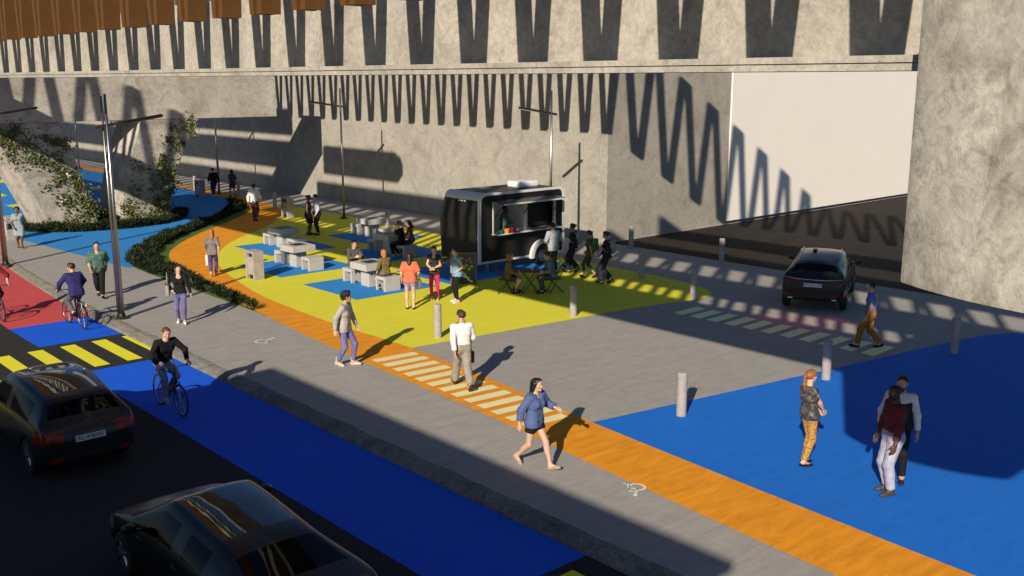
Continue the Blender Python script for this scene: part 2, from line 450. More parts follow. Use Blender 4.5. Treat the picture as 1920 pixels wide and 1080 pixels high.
for k in range(13):
    y1 = 19.76 - 0.488*k; t = k/12; xl = 13.22 - 0.46*t; xr = 14.41 - 0.60*t
    b.sheet([(xl-0.03, y1-0.28), (xr-0.02, y1-0.40+0.02), (xr+0.01, y1-0.10), (xl, y1)], Z3)
struct('pale_yellow_crosswalk', b, M['pale_stripe'])
b = MB()
for k in range(11):
    y1 = 18.06 - 0.597*k
    b.sheet([(22.66, y1-0.40), (23.84, y1-0.36), (23.84, y1), (22.72, y1-0.02)], Z2)
struct('green_crosswalk', b, M['green_stripe'])
b = MB()
for pts in ([(0, 337), (14, 336), (16, 342), (0, 343)], [(0, 362), (5, 364), (14, 367), (0, 369)], [(11, 385), (36, 382), (60, 386), (24, 389)], [(170, 350), (205, 352), (190, 356), (170, 355)]):
    b.sheet([G(*p) for p in pts], Z2)
struct('yellow_paint_stripes', b, M['yellow'])
b = MB(); b.sheet([(30.9, -60), (200, -60), (200, 28.1), (30.9, 28.1)], Z1); struct('underpass_road', b, M['tunnel_road'])

# wheelchair pictograms painted on the pavement
def wheelchair(name, loc, rz, s):
    b = MB()
    def bar(p, q, w):
        p = Vector((*p, 0)); q = Vector((*q, 0)); d = (q-p).normalized(); n = Vector((-d.y, d.x, 0))*w/2
        b.add([p-n, q-n, q+n, p+n], [(0, 1, 2, 3)])
    n = 28; ring_i = []; 
    a0, a1 = R(100), R(372)
    for i in range(n+1):
        t = a0 + (a1-a0)*i/n; ring_i += [(0.30*math.cos(t), 0.30*math.sin(t), 0), (0.22*math.cos(t), 0.22*math.sin(t), 0)]
    b.add(ring_i, [(2*i, 2*i+2, 2*i+3, 2*i+1) for i in range(n)])
    bar((-0.03, 0.12), (-0.06, 0.56), 0.09); bar((-0.045, 0.40), (0.20, 0.40), 0.07); bar((-0.06, 0.16), (0.26, 0.16), 0.09)
    bar((0.22, 0.20), (0.38, -0.22), 0.09); bar((0.36, -0.20), (0.50, -0.15), 0.08)
    b.add([(-0.07+0.085*math.cos(2*math.pi*i/16), 0.68+0.085*math.sin(2*math.pi*i/16), 0) for i in range(16)], [tuple(range(16))])
    b.v = [(x, y, 0.0005*(i % 7)) for i, (x, y, z) in enumerate(b.v)] if False else b.v
    o = b.build(name, M['white_paint'], recalc=False); o.location = (*loc, Z3); o.rotation_euler = (0, 0, rz); o.scale = (s, s, 1)
    o['kind'] = 'structure'; return o
wheelchair('wheelchair_symbol', (12.08, 23.15), R(-75), 0.62)
wheelchair('wheelchair_symbol', (12.10, 10.25), R(120), 0.50)

# ------------------------------------------------------------------ walls
b = MB(); b.box((30.8, 28.17, -0.2), (31.4, 190, 9.0)); b.box((31.4, 28.17, -0.2), (39.25, 28.77, 9.0))
tag(b.build('concrete_wall', M['wall']), 'long bare concrete retaining wall behind the plaza, turning into the underpass', 'wall')
b = MB(); b.box((39.2, 28.09, 0.16), (75, 28.6, 9.0))
tag(b.build('white_wall', M['white_wall']), 'smooth white rendered wall inside the underpass next to the concrete wall', 'wall')

# ------------------------------------------------------------------ footbridge overhead
br = empty('footbridge', (9.5, 40, 0))
tag(br, 'raised concrete footbridge with brown timber V struts crossing the top of the picture', 'bridge')
OFF = Vector((9.5, 40, 0))
def part(b, name, mats, parent=br, off=OFF, **kw):
    b.v = [tuple(Vector(p)-off) for p in b.v]
    return b.build(name, mats, parent, **kw)
b = MB(); b.box((9.31, 3.2, 6.80), (9.50, 100, 8.26)); part(b, 'girder', M['beam'])
b = MB(); b.box((8.57, 3.5, 6.862), (9.31, 100, 6.925)); b.box((8.59, 3.5, 6.79), (9.31, 100, 6.86)); part(b, 'ledge', M['beam'])
def vee(mb, X0, X1, yc, z0, z1, wb=0.17, wt=0.585, leg=0.125):
    for s in (-1, 1):
        yo0, yo1 = s*wb, s*wt; yi0, yi1 = s*max(0.0, wb-leg) , s*(wt-leg)
        zs = z0
        vs = [(X0, yc+yi0, zs), (X0, yc+yo0, zs), (X0, yc+yo1, z1), (X0, yc+yi1, z1), (X1, yc+yi0, zs), (X1, yc+yo0, zs), (X1, yc+yo1, z1), (X1, yc+yi1, z1)]
        mb.add(vs, [(0, 1, 2, 3), (7, 6, 5, 4), (0, 4, 5, 1), (1, 5, 6, 2), (2, 6, 7, 3), (3, 7, 4, 0)])
PITCH = 1.222
b = MB(); vee(b, -0.16, 0.16, 0, 0, 5.1); vme = b.mesh('timber_strut', M['timber'])
Y0 = 10.03
for k in range(-9, 62):
    o = link_mesh('timber_strut', vme, br); o.location = Vector((7.48, Y0 + PITCH*k, 7.66)) - OFF
b = MB(); b.box((9.35, -1.0, 8.86), (9.6, 15.5, 10.22)); b.box((9.35, 15.5, 9.80), (9.6, 28.5, 10.22)); b.box((9.35, 28.5, 8.86), (9.6, 38.6, 10.22)); part(b, 'parapet_beam', M['beam'])
b = MB(); b.box((9.35, -3, 11.22), (9.6, 15.5, 12.45)); b.box((9.35, 21.5, 11.22), (9.6, 38.6, 12.72)); b.box((9.35, 43.6, 11.75), (9.6, 100, 12.72)); part(b, 'top_chord', M['beam'])
b = MB()
for k in range(-22, 62): vee(b, 25.2, 25.4, Y0 + 0.35 + PITCH*k, 7.65, 12.5, 0.21, 0.61, 0.225)
part(b, 'far_truss', M['timber'])
# unseen panels added above the bridge to shadow the far wall and underpass road
b = MB(); XC = 14.0; wz = lambda w: w - K_DROP*XC; yq = lambda q: q + K_SHIFT*XC
b.box((XC, yq(35.75), wz(20.55)), (XC+0.3, 105, wz(22.0)))
b.box((XC, yq(35.75), wz(18.5)), (XC+0.3, 105, wz(20.05)))
pl = [(yq(24.9), wz(18.5)), (yq(32.25), wz(18.5)), (yq(32.25), wz(20.0)), (yq(25.3), wz(19.95)), (yq(24.8), wz(19.7)), (yq(24.6), wz(19.3)), (yq(24.6), wz(18.8))]
b.add([(XC, y, z) for y, z in pl] + [(XC+0.3, y, z) for y, z in pl], [tuple(range(7)), tuple(range(7, 14))[::-1]] + [(i, (i+1) % 7, 7+(i+1) % 7, 7+i) for i in range(7)])
b.box((XC, yq(-18), wz(18.65)), (XC+0.25, yq(8.0), wz(19.8)))
part(b, 'shadow_panels', M['beam'])
b = MB(); b.box((8.0, 48.0, 4.86), (26.6, 50.0, 7.05)); part(b, 'cap_beam', M['cap'], bevel=0.03)
def pier_leg(bot, top, lean):
    """tapered leaning blade with a chamfered left edge; stations bottom -> top"""
    b = MB(); n = 9; vs = []
    for i in range(n):
        t = i/(n-1); z = 4.86*t; e = t*t*lean + t*(1-lean)
        xl = bot[0] + (top[0]-bot[0])*e; xr = bot[1] + (top[1]-bot[1])*e
        vs += [(xl, 48.0, z), (xr, 48.0, z), (xr+0.1, 48.5, z), (xr, 50.0, z), (xl-0.35, 50.1, z), (xl-0.30, 49.2, z)]
    m = 6
    fs = [(i*m+k, i*m+(k+1) % m, (i+1)*m+(k+1) % m, (i+1)*m+k) for i in range(n-1) for k in range(m)]
    fs += [tuple(range(m))[::-1], tuple(range((n-1)*m, n*m))]
    b.add(vs, fs); return b
part(pier_leg((14.75, 16.9), (12.3, 15.5), 0.25), 'pier_leg', M['pier'], bevel=0.06)
part(pier_leg((18.05, 20.4), (19.35, 22.25), 0.75), 'pier_leg', M['pier'], bevel=0.06)

# round concrete pier hanging in front of the bridge, right
pts = []
cx, cy, rr_ = 10.38, 2.4, 2.82
a0 = math.atan2(3.95-cy, 8.03-cx)
for i in range(40):
    a = a0 + (2*math.pi - 2*(a0) - 0.0)*i/39 if False else a0 + (R(360)-2*a0)*i/39
    pts.append((cx + rr_*math.cos(a), cy + rr_*math.sin(a)))
pts = [p for p in pts if p[1] <= 3.96 and p[1] >= 0.84]
pts += [(12.6, 0.84), (12.6, 3.95)]
b = MB(); b.prism(pts, 5.02, 7.56)
tag(b.build('bridge_pier', M['pier'], smooth='auto', bevel=0.02), 'massive rounded concrete pier with stained trowelled surface at the right edge', 'pier')
# building behind the camera side of the street (throws the long block shadow on the pavement)
b = MB(); b.box((-14, 0.35, -0.3), (-1.5, 13.3, 6.8)); b.box((-14.2, 0.2, 6.8), (-1.4, 13.4, 6.94))
tag(b.build('building', M['beam']), 'flat roofed concrete building on the near side of the street', 'building')
# ------------------------------------------------------------------ implicit surfaces -> continuous bodies
def V3(*a): return np.array(a, float)
def cone(a, b, r1, r2, clips=()): return (np.asarray(a, float), np.asarray(b, float), r1, r2, clips)
def ball(a, r): return cone(a, a, r, r)

def sdf_mesh(prims, h, k=0.03, clips=(), subs=(), wob=None):
    """prims: round cones, smooth union; clips: (point, normal) keeps the side where dot<0"""
    lo = np.min([np.minimum(p[0]-p[2], p[1]-p[3]) for p in prims], axis=0) - 2.5*h - k
    hi = np.max([np.maximum(p[0]+p[2], p[1]+p[3]) for p in prims], axis=0) + 2.5*h + k
    n = np.ceil((hi-lo)/h).astype(int) + 1
    ax = [lo[i] + h*np.arange(n[i]) for i in range(3)]
    D = np.full(n, 0.5)
    for a, b, r1, r2, cl in prims:
        m = max(r1, r2) + k*1.6 + 2*h
        l2 = np.minimum(a, b) - m; h2 = np.maximum(a, b) + m
        i0 = np.maximum(0, np.floor((l2-lo)/h).astype(int)); i1 = np.minimum(n, np.ceil((h2-lo)/h).astype(int)+1)
        X = ax[0][i0[0]:i1[0], None, None]; Y = ax[1][None, i0[1]:i1[1], None]; Z = ax[2][None, None, i0[2]:i1[2]]
        ba = b-a; L2 = float(ba@ba)
        if L2 < 1e-10: t = 0.0
        else: t = np.clip(((X-a[0])*ba[0] + (Y-a[1])*ba[1] + (Z-a[2])*ba[2])/L2, 0, 1)
        d = np.sqrt((X-a[0]-t*ba[0])**2 + (Y-a[1]-t*ba[1])**2 + (Z-a[2]-t*ba[2])**2) - (r1 + (r2-r1)*t)
        for (p, nn) in cl:
            d = np.maximum(d, (X-p[0])*nn[0] + (Y-p[1])*nn[1] + (Z-p[2])*nn[2])
        S = D[i0[0]:i1[0], i0[1]:i1[1], i0[2]:i1[2]]
        q = np.clip(0.5 + 0.5*(d-S)/k, 0, 1)
        D[i0[0]:i1[0], i0[1]:i1[1], i0[2]:i1[2]] = d + (S-d)*q - k*q*(1-q) if False else (d*(1-q) + S*q - k*q*(1-q))
    X = ax[0][:, None, None]; Y = ax[1][None, :, None]; Z = ax[2][None, None, :]
    for a, r in subs:
        d = np.sqrt((X-a[0])**2 + (Y-a[1])**2 + (Z-a[2])**2) - r
        D = np.maximum(D, -d)
    if wob:
        amp, fr = wob
        D = D + amp*np.sin(X*fr+1.3*np.sin(Z*fr*0.7))*np.sin(Y*fr+0.7)*np.sin(Z*fr*0.8+2)
    for (p, nn) in clips:
        D = np.maximum(D, (X-p[0])*nn[0] + (Y-p[1])*nn[1] + (Z-p[2])*nn[2])
    return surface_nets(D, lo, h)

CORN = [(i, j, k) for i in (0, 1) for j in (0, 1) for k in (0, 1)]
EDG = [(a, b) for a in range(8) for b in range(a+1, 8) if sum(abs(CORN[a][q]-CORN[b][q]) for q in range(3)) == 1]
def surface_nets(D, lo, h):
    S = D < 0
    n = np.array(D.shape)
    def sub(A, c): return A[c[0]:n[0]-1+c[0], c[1]:n[1]-1+c[1], c[2]:n[2]-1+c[2]]
    cnt = sum(sub(S, c).astype(np.int8) for c in CORN)
    act = np.argwhere((cnt > 0) & (cnt < 8))
    if len(act) == 0: return np.zeros((0, 3)), []
    idx = np.full(n-1, -1, int); idx[tuple(act.T)] = np.arange(len(act))
    vals = np.stack([D[act[:, 0]+c[0], act[:, 1]+c[1], act[:, 2]+c[2]] for c in CORN], 1)
    acc = np.zeros((len(act), 3)); w = np.zeros(len(act))
    for a, b in EDG:
        va, vb = vals[:, a], vals[:, b]; cr = (va < 0) != (vb < 0)
        t = np.where(cr, va/np.where(cr, va-vb, 1), 0)
        ca, cb = np.array(CORN[a], float), np.array(CORN[b], float)
        acc += np.where(cr[:, None], ca + t[:, None]*(cb-ca), 0); w += cr
    v = lo + h*(act + acc/w[:, None])
    faces = []
    for axis in range(3):
        o1, o2 = [(1, 2), (2, 0), (0, 1)][axis]
        sl0 = [slice(1, m-1) for m in n]; sl1 = [slice(1, m-1) for m in n]
        sl0[axis] = slice(0, n[axis]-1); sl1[axis] = slice(1, n[axis])
        A, B = S[tuple(sl0)], S[tuple(sl1)]
        e = np.argwhere(A != B); flip = A[tuple(e.T)]
        for q in range(3):
            if q != axis: e[:, q] += 1
        def c(d1, d2):
            f = e.copy(); f[:, o1] += d1; f[:, o2] += d2
            return idx[tuple(f.T)]
        q = np.stack([c(-1, -1), c(0, -1), c(0, 0), c(-1, 0)], 1)
        q[~flip] = q[~flip][:, ::-1]
        faces.append(q)
    f = np.concatenate(faces)
    f = f[(f >= 0).all(1)]
    return v, f

def np_mesh(name, parts, mats):
    """parts: list of (verts, faces, matidx or array)"""
    vs, fs, ms, off = [], [], [], 0
    for v, f, m in parts:
        if len(v) == 0: continue
        f = np.asarray(f); vs.append(v); fs.append(f+off); off += len(v)
        ms.append(np.full(len(f), m) if np.isscalar(m) else m)
    v = np.concatenate(vs); f = np.concatenate(fs); m = np.concatenate(ms)
    me = bpy.data.meshes.new(name)
    me.vertices.add(len(v)); me.vertices.foreach_set('co', v.ravel())
    me.loops.add(len(f)*4); me.loops.foreach_set('vertex_index', f.ravel())
    me.polygons.add(len(f)); me.polygons.foreach_set('loop_start', np.arange(len(f))*4)
    me.polygons.foreach_set('loop_total', np.full(len(f), 4))
    for mt in mats: me.materials.append(mt)
    me.polygons.foreach_set('material_index', m.astype(np.int32)); me.polygons.foreach_set('use_smooth', np.ones(len(f), bool))
    me.update(calc_edges=True); me.validate()
    return me

# ------------------------------------------------------------------ templates: head, hair, hands
def sphere_q(c, r, n=8, m=6):
    vs = [(c[0]+r*math.sin(math.pi*j/m)*math.cos(2*math.pi*i/n), c[1]+r*math.sin(math.pi*j/m)*math.sin(2*math.pi*i/n), c[2]+r*math.cos(math.pi*j/m)) for j in range(m+1) for i in range(n)]
    fs = [(j*n+i, (j+1)*n+i, (j+1)*n+(i+1) % n, j*n+(i+1) % n) for j in range(m) for i in range(n)]
    return np.array(vs), np.array(fs)
def make_head():
    P = [cone((-.022, 0, .032), (.018, 0, .036), .079, .078), cone((.035, 0, -.01), (.045, 0, -.07), .058, .044),
         cone((.0, .036, -.05), (.055, .014, -.093), .030, .022), cone((.0, -.036, -.05), (.055, -.014, -.093), .030, .022),
         cone((.055, .034, -.02), (.055, -.034, -.02), .034, .034)]
    P2 = [cone((.078, -.030, .022), (.078, .030, .022), .013, .013), cone((.092, 0, .008), (.108, 0, -.026), .008, .0125),
          cone((.098, .010, -.03), (.098, -.010, -.03), .009, .009), cone((.089, -.016, -.060), (.089, .016, -.060), .0075, .0075),
          cone((.087, -.013, -.071), (.087, .013, -.071), .0075, .0075), ball((.080, 0, -.098), .018),
          cone((-.005, .079, .014), (-.010, .080, -.028), .013, .009), cone((-.005, -.079, .014), (-.010, -.080, -.028), .013, .009),
          cone((-.02, 0, -.05), (-.035, 0, -.14), .056, .056)]
    v, f = sdf_mesh(P + P2, .0052, .014, subs=[((.098, .031, .002), .015), ((.098, -.031, .002), .015)])
    ct = v[f].mean(1)
    m = np.zeros(len(f), int)
    m[(ct[:, 0] > .083) & (abs(ct[:, 1]) < .024) & (ct[:, 2] < -.052) & (ct[:, 2] > -.079)] = 1
    parts = [(v, f, m)]
    for s in (-1, 1):
        e = sphere_q((.0765, s*.031, .002), .0135); parts.append((*e, 2))
        e = sphere_q((.0855, s*.030, .002), .0066, 6, 4); parts.append((*e, 3))
        bv, bf = sdf_mesh([cone((.093, s*.016, .021), (.084, s*.046, .024), .0045, .003)], .0045, .003); parts.append((bv, bf, 3))
    return parts
HEAD = make_head()
HFR = [((.066, 0, .058), (.86, 0, -.51))]; HBK = [((-.05, 0, -.062), (.45, 0, -.89))]
def nrm(v): v = np.asarray(v, float); return v/np.linalg.norm(v)
HFR = [(np.array(p), nrm(n)) for p, n in HFR]; HBK = [(np.array(p), nrm(n)) for p, n in HBK]
CAP = [cone((-.030, 0, .036), (.020, 0, .046), .086, .084)]
def strands(v, amp):
    n = RNG.normal(0, 1, (len(v), 3)); return v + n*amp
HAIR = {}
def hair(kind):
    if kind in HAIR: return HAIR[kind]
    h = .0065
    if kind == 'short': r = sdf_mesh(CAP + [ball((.045, 0, .098), .030), ball((.03, .03, .10), .028)], h, .02, HFR + HBK, wob=(.006, 95))
    elif kind == 'buzz': r = sdf_mesh([cone((-.028, 0, .035), (.018, 0, .040), .0815, .0805)], h, .01, HFR + HBK)
    elif kind == 'curly': r = sdf_mesh([cone((-.035, 0, .05), (.02, 0, .06), .098, .092), ball((-.05, 0, .0), .08)], h, .02, HFR + [(np.array((-.05, 0, -.07)), nrm((.4, 0, -.9)))], wob=(.014, 110))
    elif kind == 'bob': r = sdf_mesh(CAP + [cone((-.05, 0, .02), (-.065, 0, -.10), .085, .066), cone((0, .07, .02), (.0, .074, -.10), .032, .026), cone((0, -.07, .02), (.0, -.074, -.10), .032, .026)], h, .03,
                                      [(np.array((.062, 0, .058)), nrm((.9, 0, -.44))), (np.array((0, 0, -.135)), np.array((0, 0, -1.)))], wob=(.005, 120))
    elif kind == 'long': r = sdf_mesh(CAP + [cone((-.055, 0, .02), (-.085, 0, -.20), .082, .075), cone((-.085, 0, -.2), (-.10, 0, -.40), .072, .045), cone((-.01, .068, .02), (-.03, .078, -.16), .032, .024), cone((-.01, -.068, .02), (-.03, -.078, -.16), .032, .024)], h, .03,
                                       [(np.array((.060, 0, .058)), nrm((.9, 0, -.44)))], wob=(.005, 120))
    elif kind == 'pony': r = sdf_mesh(CAP + [cone((-.10, 0, .055), (-.145, 0, .03), .030, .034), cone((-.145, 0, .03), (-.165, 0, -.12), .034, .028), cone((-.165, 0, -.12), (-.15, 0, -.25), .028, .010)], h, .02, HFR + [(np.array((.0, 0, -.07)), nrm((.75, 0, -.6)))] if False else [HFR[0]], wob=(.004, 120))
    elif kind == 'bun': r = sdf_mesh(CAP + [ball((-.11, 0, .06), .042)], h, .02, HFR + HBK, wob=(.005, 120))
    HAIR[kind] = r
    return r
def make_hand(curl, side):
    """wrist at origin, fingers along +X, back of the hand +Z, thumb towards side*Y"""
    P = [cone((.0, -.012, 0), (.08, -.03, 0), .021, .0135), cone((.0, .012, 0), (.085, .028, 0), .021, .0135), cone((.02, 0, 0), (.085, 0, .0), .02, .014)]
    L = [.072, .082, .076, .060]; ys = [.031, .011, -.010, -.030]
    for q in range(4):
        p = np.array((.088 - .004*abs(q-1), ys[q]*side, 0.002)); ang = -0.12 - curl*.25
        for sgm, fr in enumerate((.45, .32, .23)):
            d = np.array((math.cos(ang), (ys[q]*side)*1.4*(1-curl), math.sin(ang))); d /= np.linalg.norm(d)
            p2 = p + d*L[q]*fr*1.05
            P.append(cone(p, p2, .0098-.0012*sgm, .0090-.0012*sgm)); p = p2; ang -= curl*(1.0 if sgm < 1 else .75)
    P += [cone((.022, .024*side, -.006), (.056, .052*side, -.014), .0135, .0115), cone((.056, .052*side, -.014), (.088, .058*side, -.022-.02*curl), .0112, .0085)]
    return sdf_mesh(P, .0058, .006)
HANDS = {(c, s): make_hand(cv, s) for c, cv in (('relaxed', .45), ('grip', 1.15)) for s in (-1, 1)}

def two_bone(a, t, l1, l2, pole):
    d = t-a; L = np.linalg.norm(d); L = min(max(L, 1e-4), (l1+l2)*.999)
    u = nrm(d); t = a + u*L
    x = (l1*l1 - l2*l2 + L*L)/(2*L); y = math.sqrt(max(0, l1*l1-x*x))
    p = np.asarray(pole, float); p = p - u*(p@u); p = nrm(p)
    return a + u*x + p*y, t

def frame(x, up):
    x = nrm(x); z = np.asarray(up, float); z = z - x*(z@x); z = nrm(z); y = np.cross(z, x)
    return np.stack([x, y, z], 1)

SKIN = {}
def skin(c):
    k = tuple(c)
    if k not in SKIN:
        s = plain('skin', c, 0.55, var=0.06, scale=25); l = plain('lips', (c[0]*.8, c[1]*.5, c[2]*.5), 0.4, var=0.02)
        SKIN[k] = (s, l)
    return SKIN[k]
EYE = plain('eye_white', (.75, .74, .72), .2, var=0.01)
MATC = {}
def fab(c, kind=None, c2=None, rough=.9):
    k = (tuple(c), kind, c2)
    if k not in MATC: MATC[k] = fabric('cloth', c, .1, kind, c2, rough)
    return MATC[k]
HAIRM = {}
def hairm(c):
    if c not in HAIRM: HAIRM[c] = plain('hair', c, .45, var=.3, scale=60)
    return HAIRM[c]

PALE, FAIR, TAN, BROWN, DARK = (.56, .35, .25), (.50, .29, .19), (.42, .24, .15), (.16, .075, .042), (.075, .036, .022)
def person(loc, head, label, H=1.75, sex='m', sk=FAIR, hr=('short', (.03, .018, .012)), pose=None, top=None, bottom=None, shoes=((.02, .02, .02), 'shoe'), yaw=0, nod=0, z0=0.0, group=None, res=.016, beard=False, extra=None):
    s = H/1.75; po = dict(P=(0, 0, .945), lean=3, twist=0, feet=((.02, .10, .09, 0), (-.02, -.10, .09, 0)), hands=None, grip=('relaxed', 'relaxed'), toe=(8, -8), hipyaw=0)
    po.update(pose or {})
    f = sex == 'f'
    P = V3(*po['P']); ln = R(po['lean']); sl = R(po.get('side', 0)); T = nrm((math.sin(ln), math.sin(sl), math.cos(ln)))
    tw = R(po['twist']); hy = R(po['hipyaw'])
    lat = V3(-math.sin(tw), math.cos(tw), 0); lat = nrm(lat - T*(lat@T)); fw = np.cross(lat, T)
    hl = V3(-math.sin(hy), math.cos(hy), 0)
    hw = .085; sw = .155 if f else .175
    hips = [P + hl*hw*q + V3(0, 0, -.03) for q in (1, -1)]
    sh = [P + T*.475 + lat*sw*q for q in (1, -1)]
    nb = P + T*.53; hc = P + T*.55 + V3(0, 0, .145) + fw*.035 + T*.0
    knees, ank = [], []
    for q in (0, 1):
        ft = po['feet'][q]; t = V3(*ft[:3])
        toe = R(po['toe'][q]); kn, t = two_bone(hips[q], t, .43, .42, po.get('kpole', (V3(math.cos(toe), math.sin(toe), .15), V3(math.cos(toe), math.sin(toe), .15)))[q])
        knees.append(kn); ank.append(t)
    hands = po['hands'] or ((.05, .235, .85), (.02, -.235, .85))
    elb, wr = [], []
    for q in (0, 1):
        pole = po.get('epole', (V3(-.7, .55, -.3), V3(-.7, -.55, -.3)))[q]
        e, w = two_bone(sh[q], V3(*hands[q]), .285, .255, pole); elb.append(e); wr.append(w)
    g = .92 if f else 1.0
    def torso(o, bust=True):
        pr = [cone(P - hl*.075, P + hl*.075, .112*1.0 + o, .112 + o), cone(P + T*.10 - lat*.06, P + T*.10 + lat*.06, .102*g + o, .102*g + o),
              cone(P + T*.19 - lat*.055, P + T*.19 + lat*.055, (.088 if f else .104) + o, (.088 if f else .104) + o),
              cone(P + T*.33 - lat*.075*g, P + T*.33 + lat*.075*g, .112*g + o, .112*g + o),
              cone(P + T*.43 - lat*(sw-.07), P + T*.43 + lat*(sw-.07), .082*g + o, .082*g + o), cone(P + T*.46 - lat*.05, nb, .07 + o*.6, .055 + o*.6)]
        for q in (0, 1): pr.append(cone(P + T*.455 + lat*(sw-.06)*(1-2*q), sh[q], .062*g + o, .054*g + o))
        if f and bust: pr += [ball(P + T*.335 + lat*.065*z + fw*.075, .056 + o) for z in (-1, 1)]
        return pr
    def arm(q, o, upto=2.0):
        a, e, w = sh[q], elb[q], wr[q]; pr = []
        if upto <= 1:
            u = nrm(e-a); c = a + (e-a)*upto
            pr.append(cone(a, c + u*.06, .052*g + o, .045*g + o*1.3, ((c, u),)))
        else:
            pr.append(cone(a, e, .051*g + o, .040*g + o))
            u = nrm(w-e); c = e + (w-e)*(upto-1)
            pr.append(cone(e, c + u*.05, .041*g + o, (.028 + .012*(2-upto))*g + o, ((c, u),)) if o > 0 else cone(e, w, .041*g, .028*g))
            if o <= 0: pr.append(cone(e + (w-e)*.1, e + (w-e)*.4, .042*g, .038*g))
        return pr
    def leg(q, o, upto=2.0, flare=0.0):
        a, kn, an = hips[q], knees[q], ank[q]; pr = []
        if upto <= 1:
            u = nrm(kn-a); c = a + (kn-a)*upto
            pr.append(cone(a, c + u*.08, .090 + o, .074 + o + flare, ((c, u),)))
        else:
            pr.append(cone(a, kn, .090 + o, .056 + o + flare*.4))
            u = nrm(an-kn); c = kn + (an-kn)*(upto-1)
            back = nrm(np.cross(np.cross(u, V3(1, 0, 0)), u))*-.018
            if o > 0: pr.append(cone(kn, c + u*.06, .056 + o + flare*.4, .040 + o*1.2 + flare, ((c, u),)))
            else: pr.append(cone(kn, an, .053, .036))
            pr.append(cone(kn + (an-kn)*.18 + back, kn + (an-kn)*.42 + back, .050 + max(o, 0)*.8, .046 + max(o, 0)*.8))
        return pr
    def foot(q):
        toe = R(po['toe'][q]); pit = R(po['feet'][q][3]); d = V3(math.cos(toe)*math.cos(pit), math.sin(toe)*math.cos(pit), -math.sin(pit))
        n = V3(math.cos(toe)*math.sin(pit), math.sin(toe)*math.sin(pit), math.cos(pit))
        a = ank[q]; heel = a - n*.052 - d*.035; ball_ = a - n*.058 + d*.12; tip = a - n*.062 + d*.175
        return a, heel, ball_, tip, n, d
    body = torso(-.004)
    for q in (0, 1): body += arm(q, -.001) + leg(q, -.002)
    body += [cone(nb - T*.04, hc + V3(0, 0, -.06) - fw*.03, .060 if not f else .05, .054 if not f else .046)]
    for q in (0, 1):
        a, heel, bl, tip, n, d = foot(q); body += [cone(a, heel + n*.01, .036, .034), cone(a, bl + n*.006, .036, .030), cone(bl + n*.006, tip + n*.006, .028, .020)]
    sm, lm = skin(sk)
    parts = [(*sdf_mesh(body, res, .035), 0)]
    hd = fw*math.cos(R(yaw)) + lat*math.sin(R(yaw)); hd = hd - V3(0, 0, 1)*(hd[2]) ; hd = nrm(hd) - V3(0, 0, math.tan(R(nod))); HF = frame(hd, V3(0, 0, 1))
    hs = .97 if f else 1.0
    for v, fc, m in HEAD: parts.append((v @ (HF*hs).T + hc, fc, m))
    for q in (0, 1):
        d = nrm(wr[q]-elb[q]); side = (1, -1)[q]
        up = np.asarray(po.get('palm', (lat*1.0, -lat*1.0))[q], float)
        hd_ = po.get('hdir', (None, None))[q]
        F = frame(np.asarray(hd_, float) if hd_ is not None else d + V3(0.08, 0, 0), up)
        th = -1 if q == 0 else 1
        v, fc = HANDS[(po['grip'][q], th if not po.get('thumbflip') else -th)]
        parts.append((v @ (F*g*1.04).T + wr[q] + d*.0, fc, 0))
    mats = [sm, lm, EYE, hairm(tuple(c*.7 for c in hr[1]))]
    def place(me): me.transform(Matrix.Scale(s, 4))
    me = np_mesh('person', parts, mats); place(me)
    root = link_mesh('person', me); root.location = (loc[0], loc[1], z0); root.rotation_euler = (0, 0, R(head))
    tag(root, label, 'person', group)
    def child(name, parts, mats):
        m = np_mesh(name, parts, mats); place(m); return link_mesh(name, m, root)
    if hr[0] != 'bald':
        v, fc = hair(hr[0]); child('hair', [(strands(v @ (HF*hs*1.02).T + hc, .0012), fc, 0)], [hairm(hr[1])])
    if beard:
        v, fc = sdf_mesh([cone((.03, .05, -.05), (.082, .02, -.095), .018, .024), cone((.03, -.05, -.05), (.082, -.02, -.095), .018, .024), cone((.09, -.018, -.05), (.09, .018, -.05), .010, .010), ball((.085, 0, -.10), .026)], .006, .02)
        child('beard', [(v @ (HF*hs).T + hc, fc, 0)], [hairm(hr[1])])
    # top ---------------------------------------------------------------
    if top:
        kind = top.get('kind', 'shirt'); o = top.get('o', .013); c = top['c']; hem = top.get('hem', -.06); sl_ = top.get('sleeve', 2.0)
        pr = torso(o)
        if hem < -.08 and 'skirt' not in top:
            pr += [cone(P - hl*.06 - T*.09, P + hl*.06 - T*.09, .112 + o, .112 + o)]
        cl = [(P + T*hem, -T), (nb + T*.012, nrm(T + fw*.25))]; vn = top.get('vneck', 0)
        vs_ = [(nb + fw*.10 - T*(.01+.035*vn), .045+.03*vn)] if vn > .3 else []
        for q in (0, 1):
            if sl_ > 0: pr += arm(q, o + top.get('os', 0), sl_ - (.04 if sl_ >= 2 else 0))
        if kind == 'dress':
            dn = V3(0, 0, -1)
            for q in (0, 1): pr.append(cone(hips[q], hips[q] + (knees[q]-hips[q])*1.0, .118 + o, .095 + o))
            pr.append(cone(P, (knees[0]+knees[1])/2, .12, .10 + o))
            cl[0] = ((knees[0]+knees[1])/2 + V3(0, 0, top.get('len', .02)), V3(0, 0, -1))
        v, fc = sdf_mesh(pr, res, .03, cl, subs=vs_, wob=(.004, 34))
        child('dress' if kind == 'dress' else kind, [(v, fc, 0)], [c])
        if 'vest' in top:
            pr = torso(o + .014); v, fc = sdf_mesh(pr, res, .03, [(P + T*(hem + .0), -T), (nb - T*.04, nrm(T + fw*.9))] )
            child('vest', [(v, fc, 0)], [top['vest']])
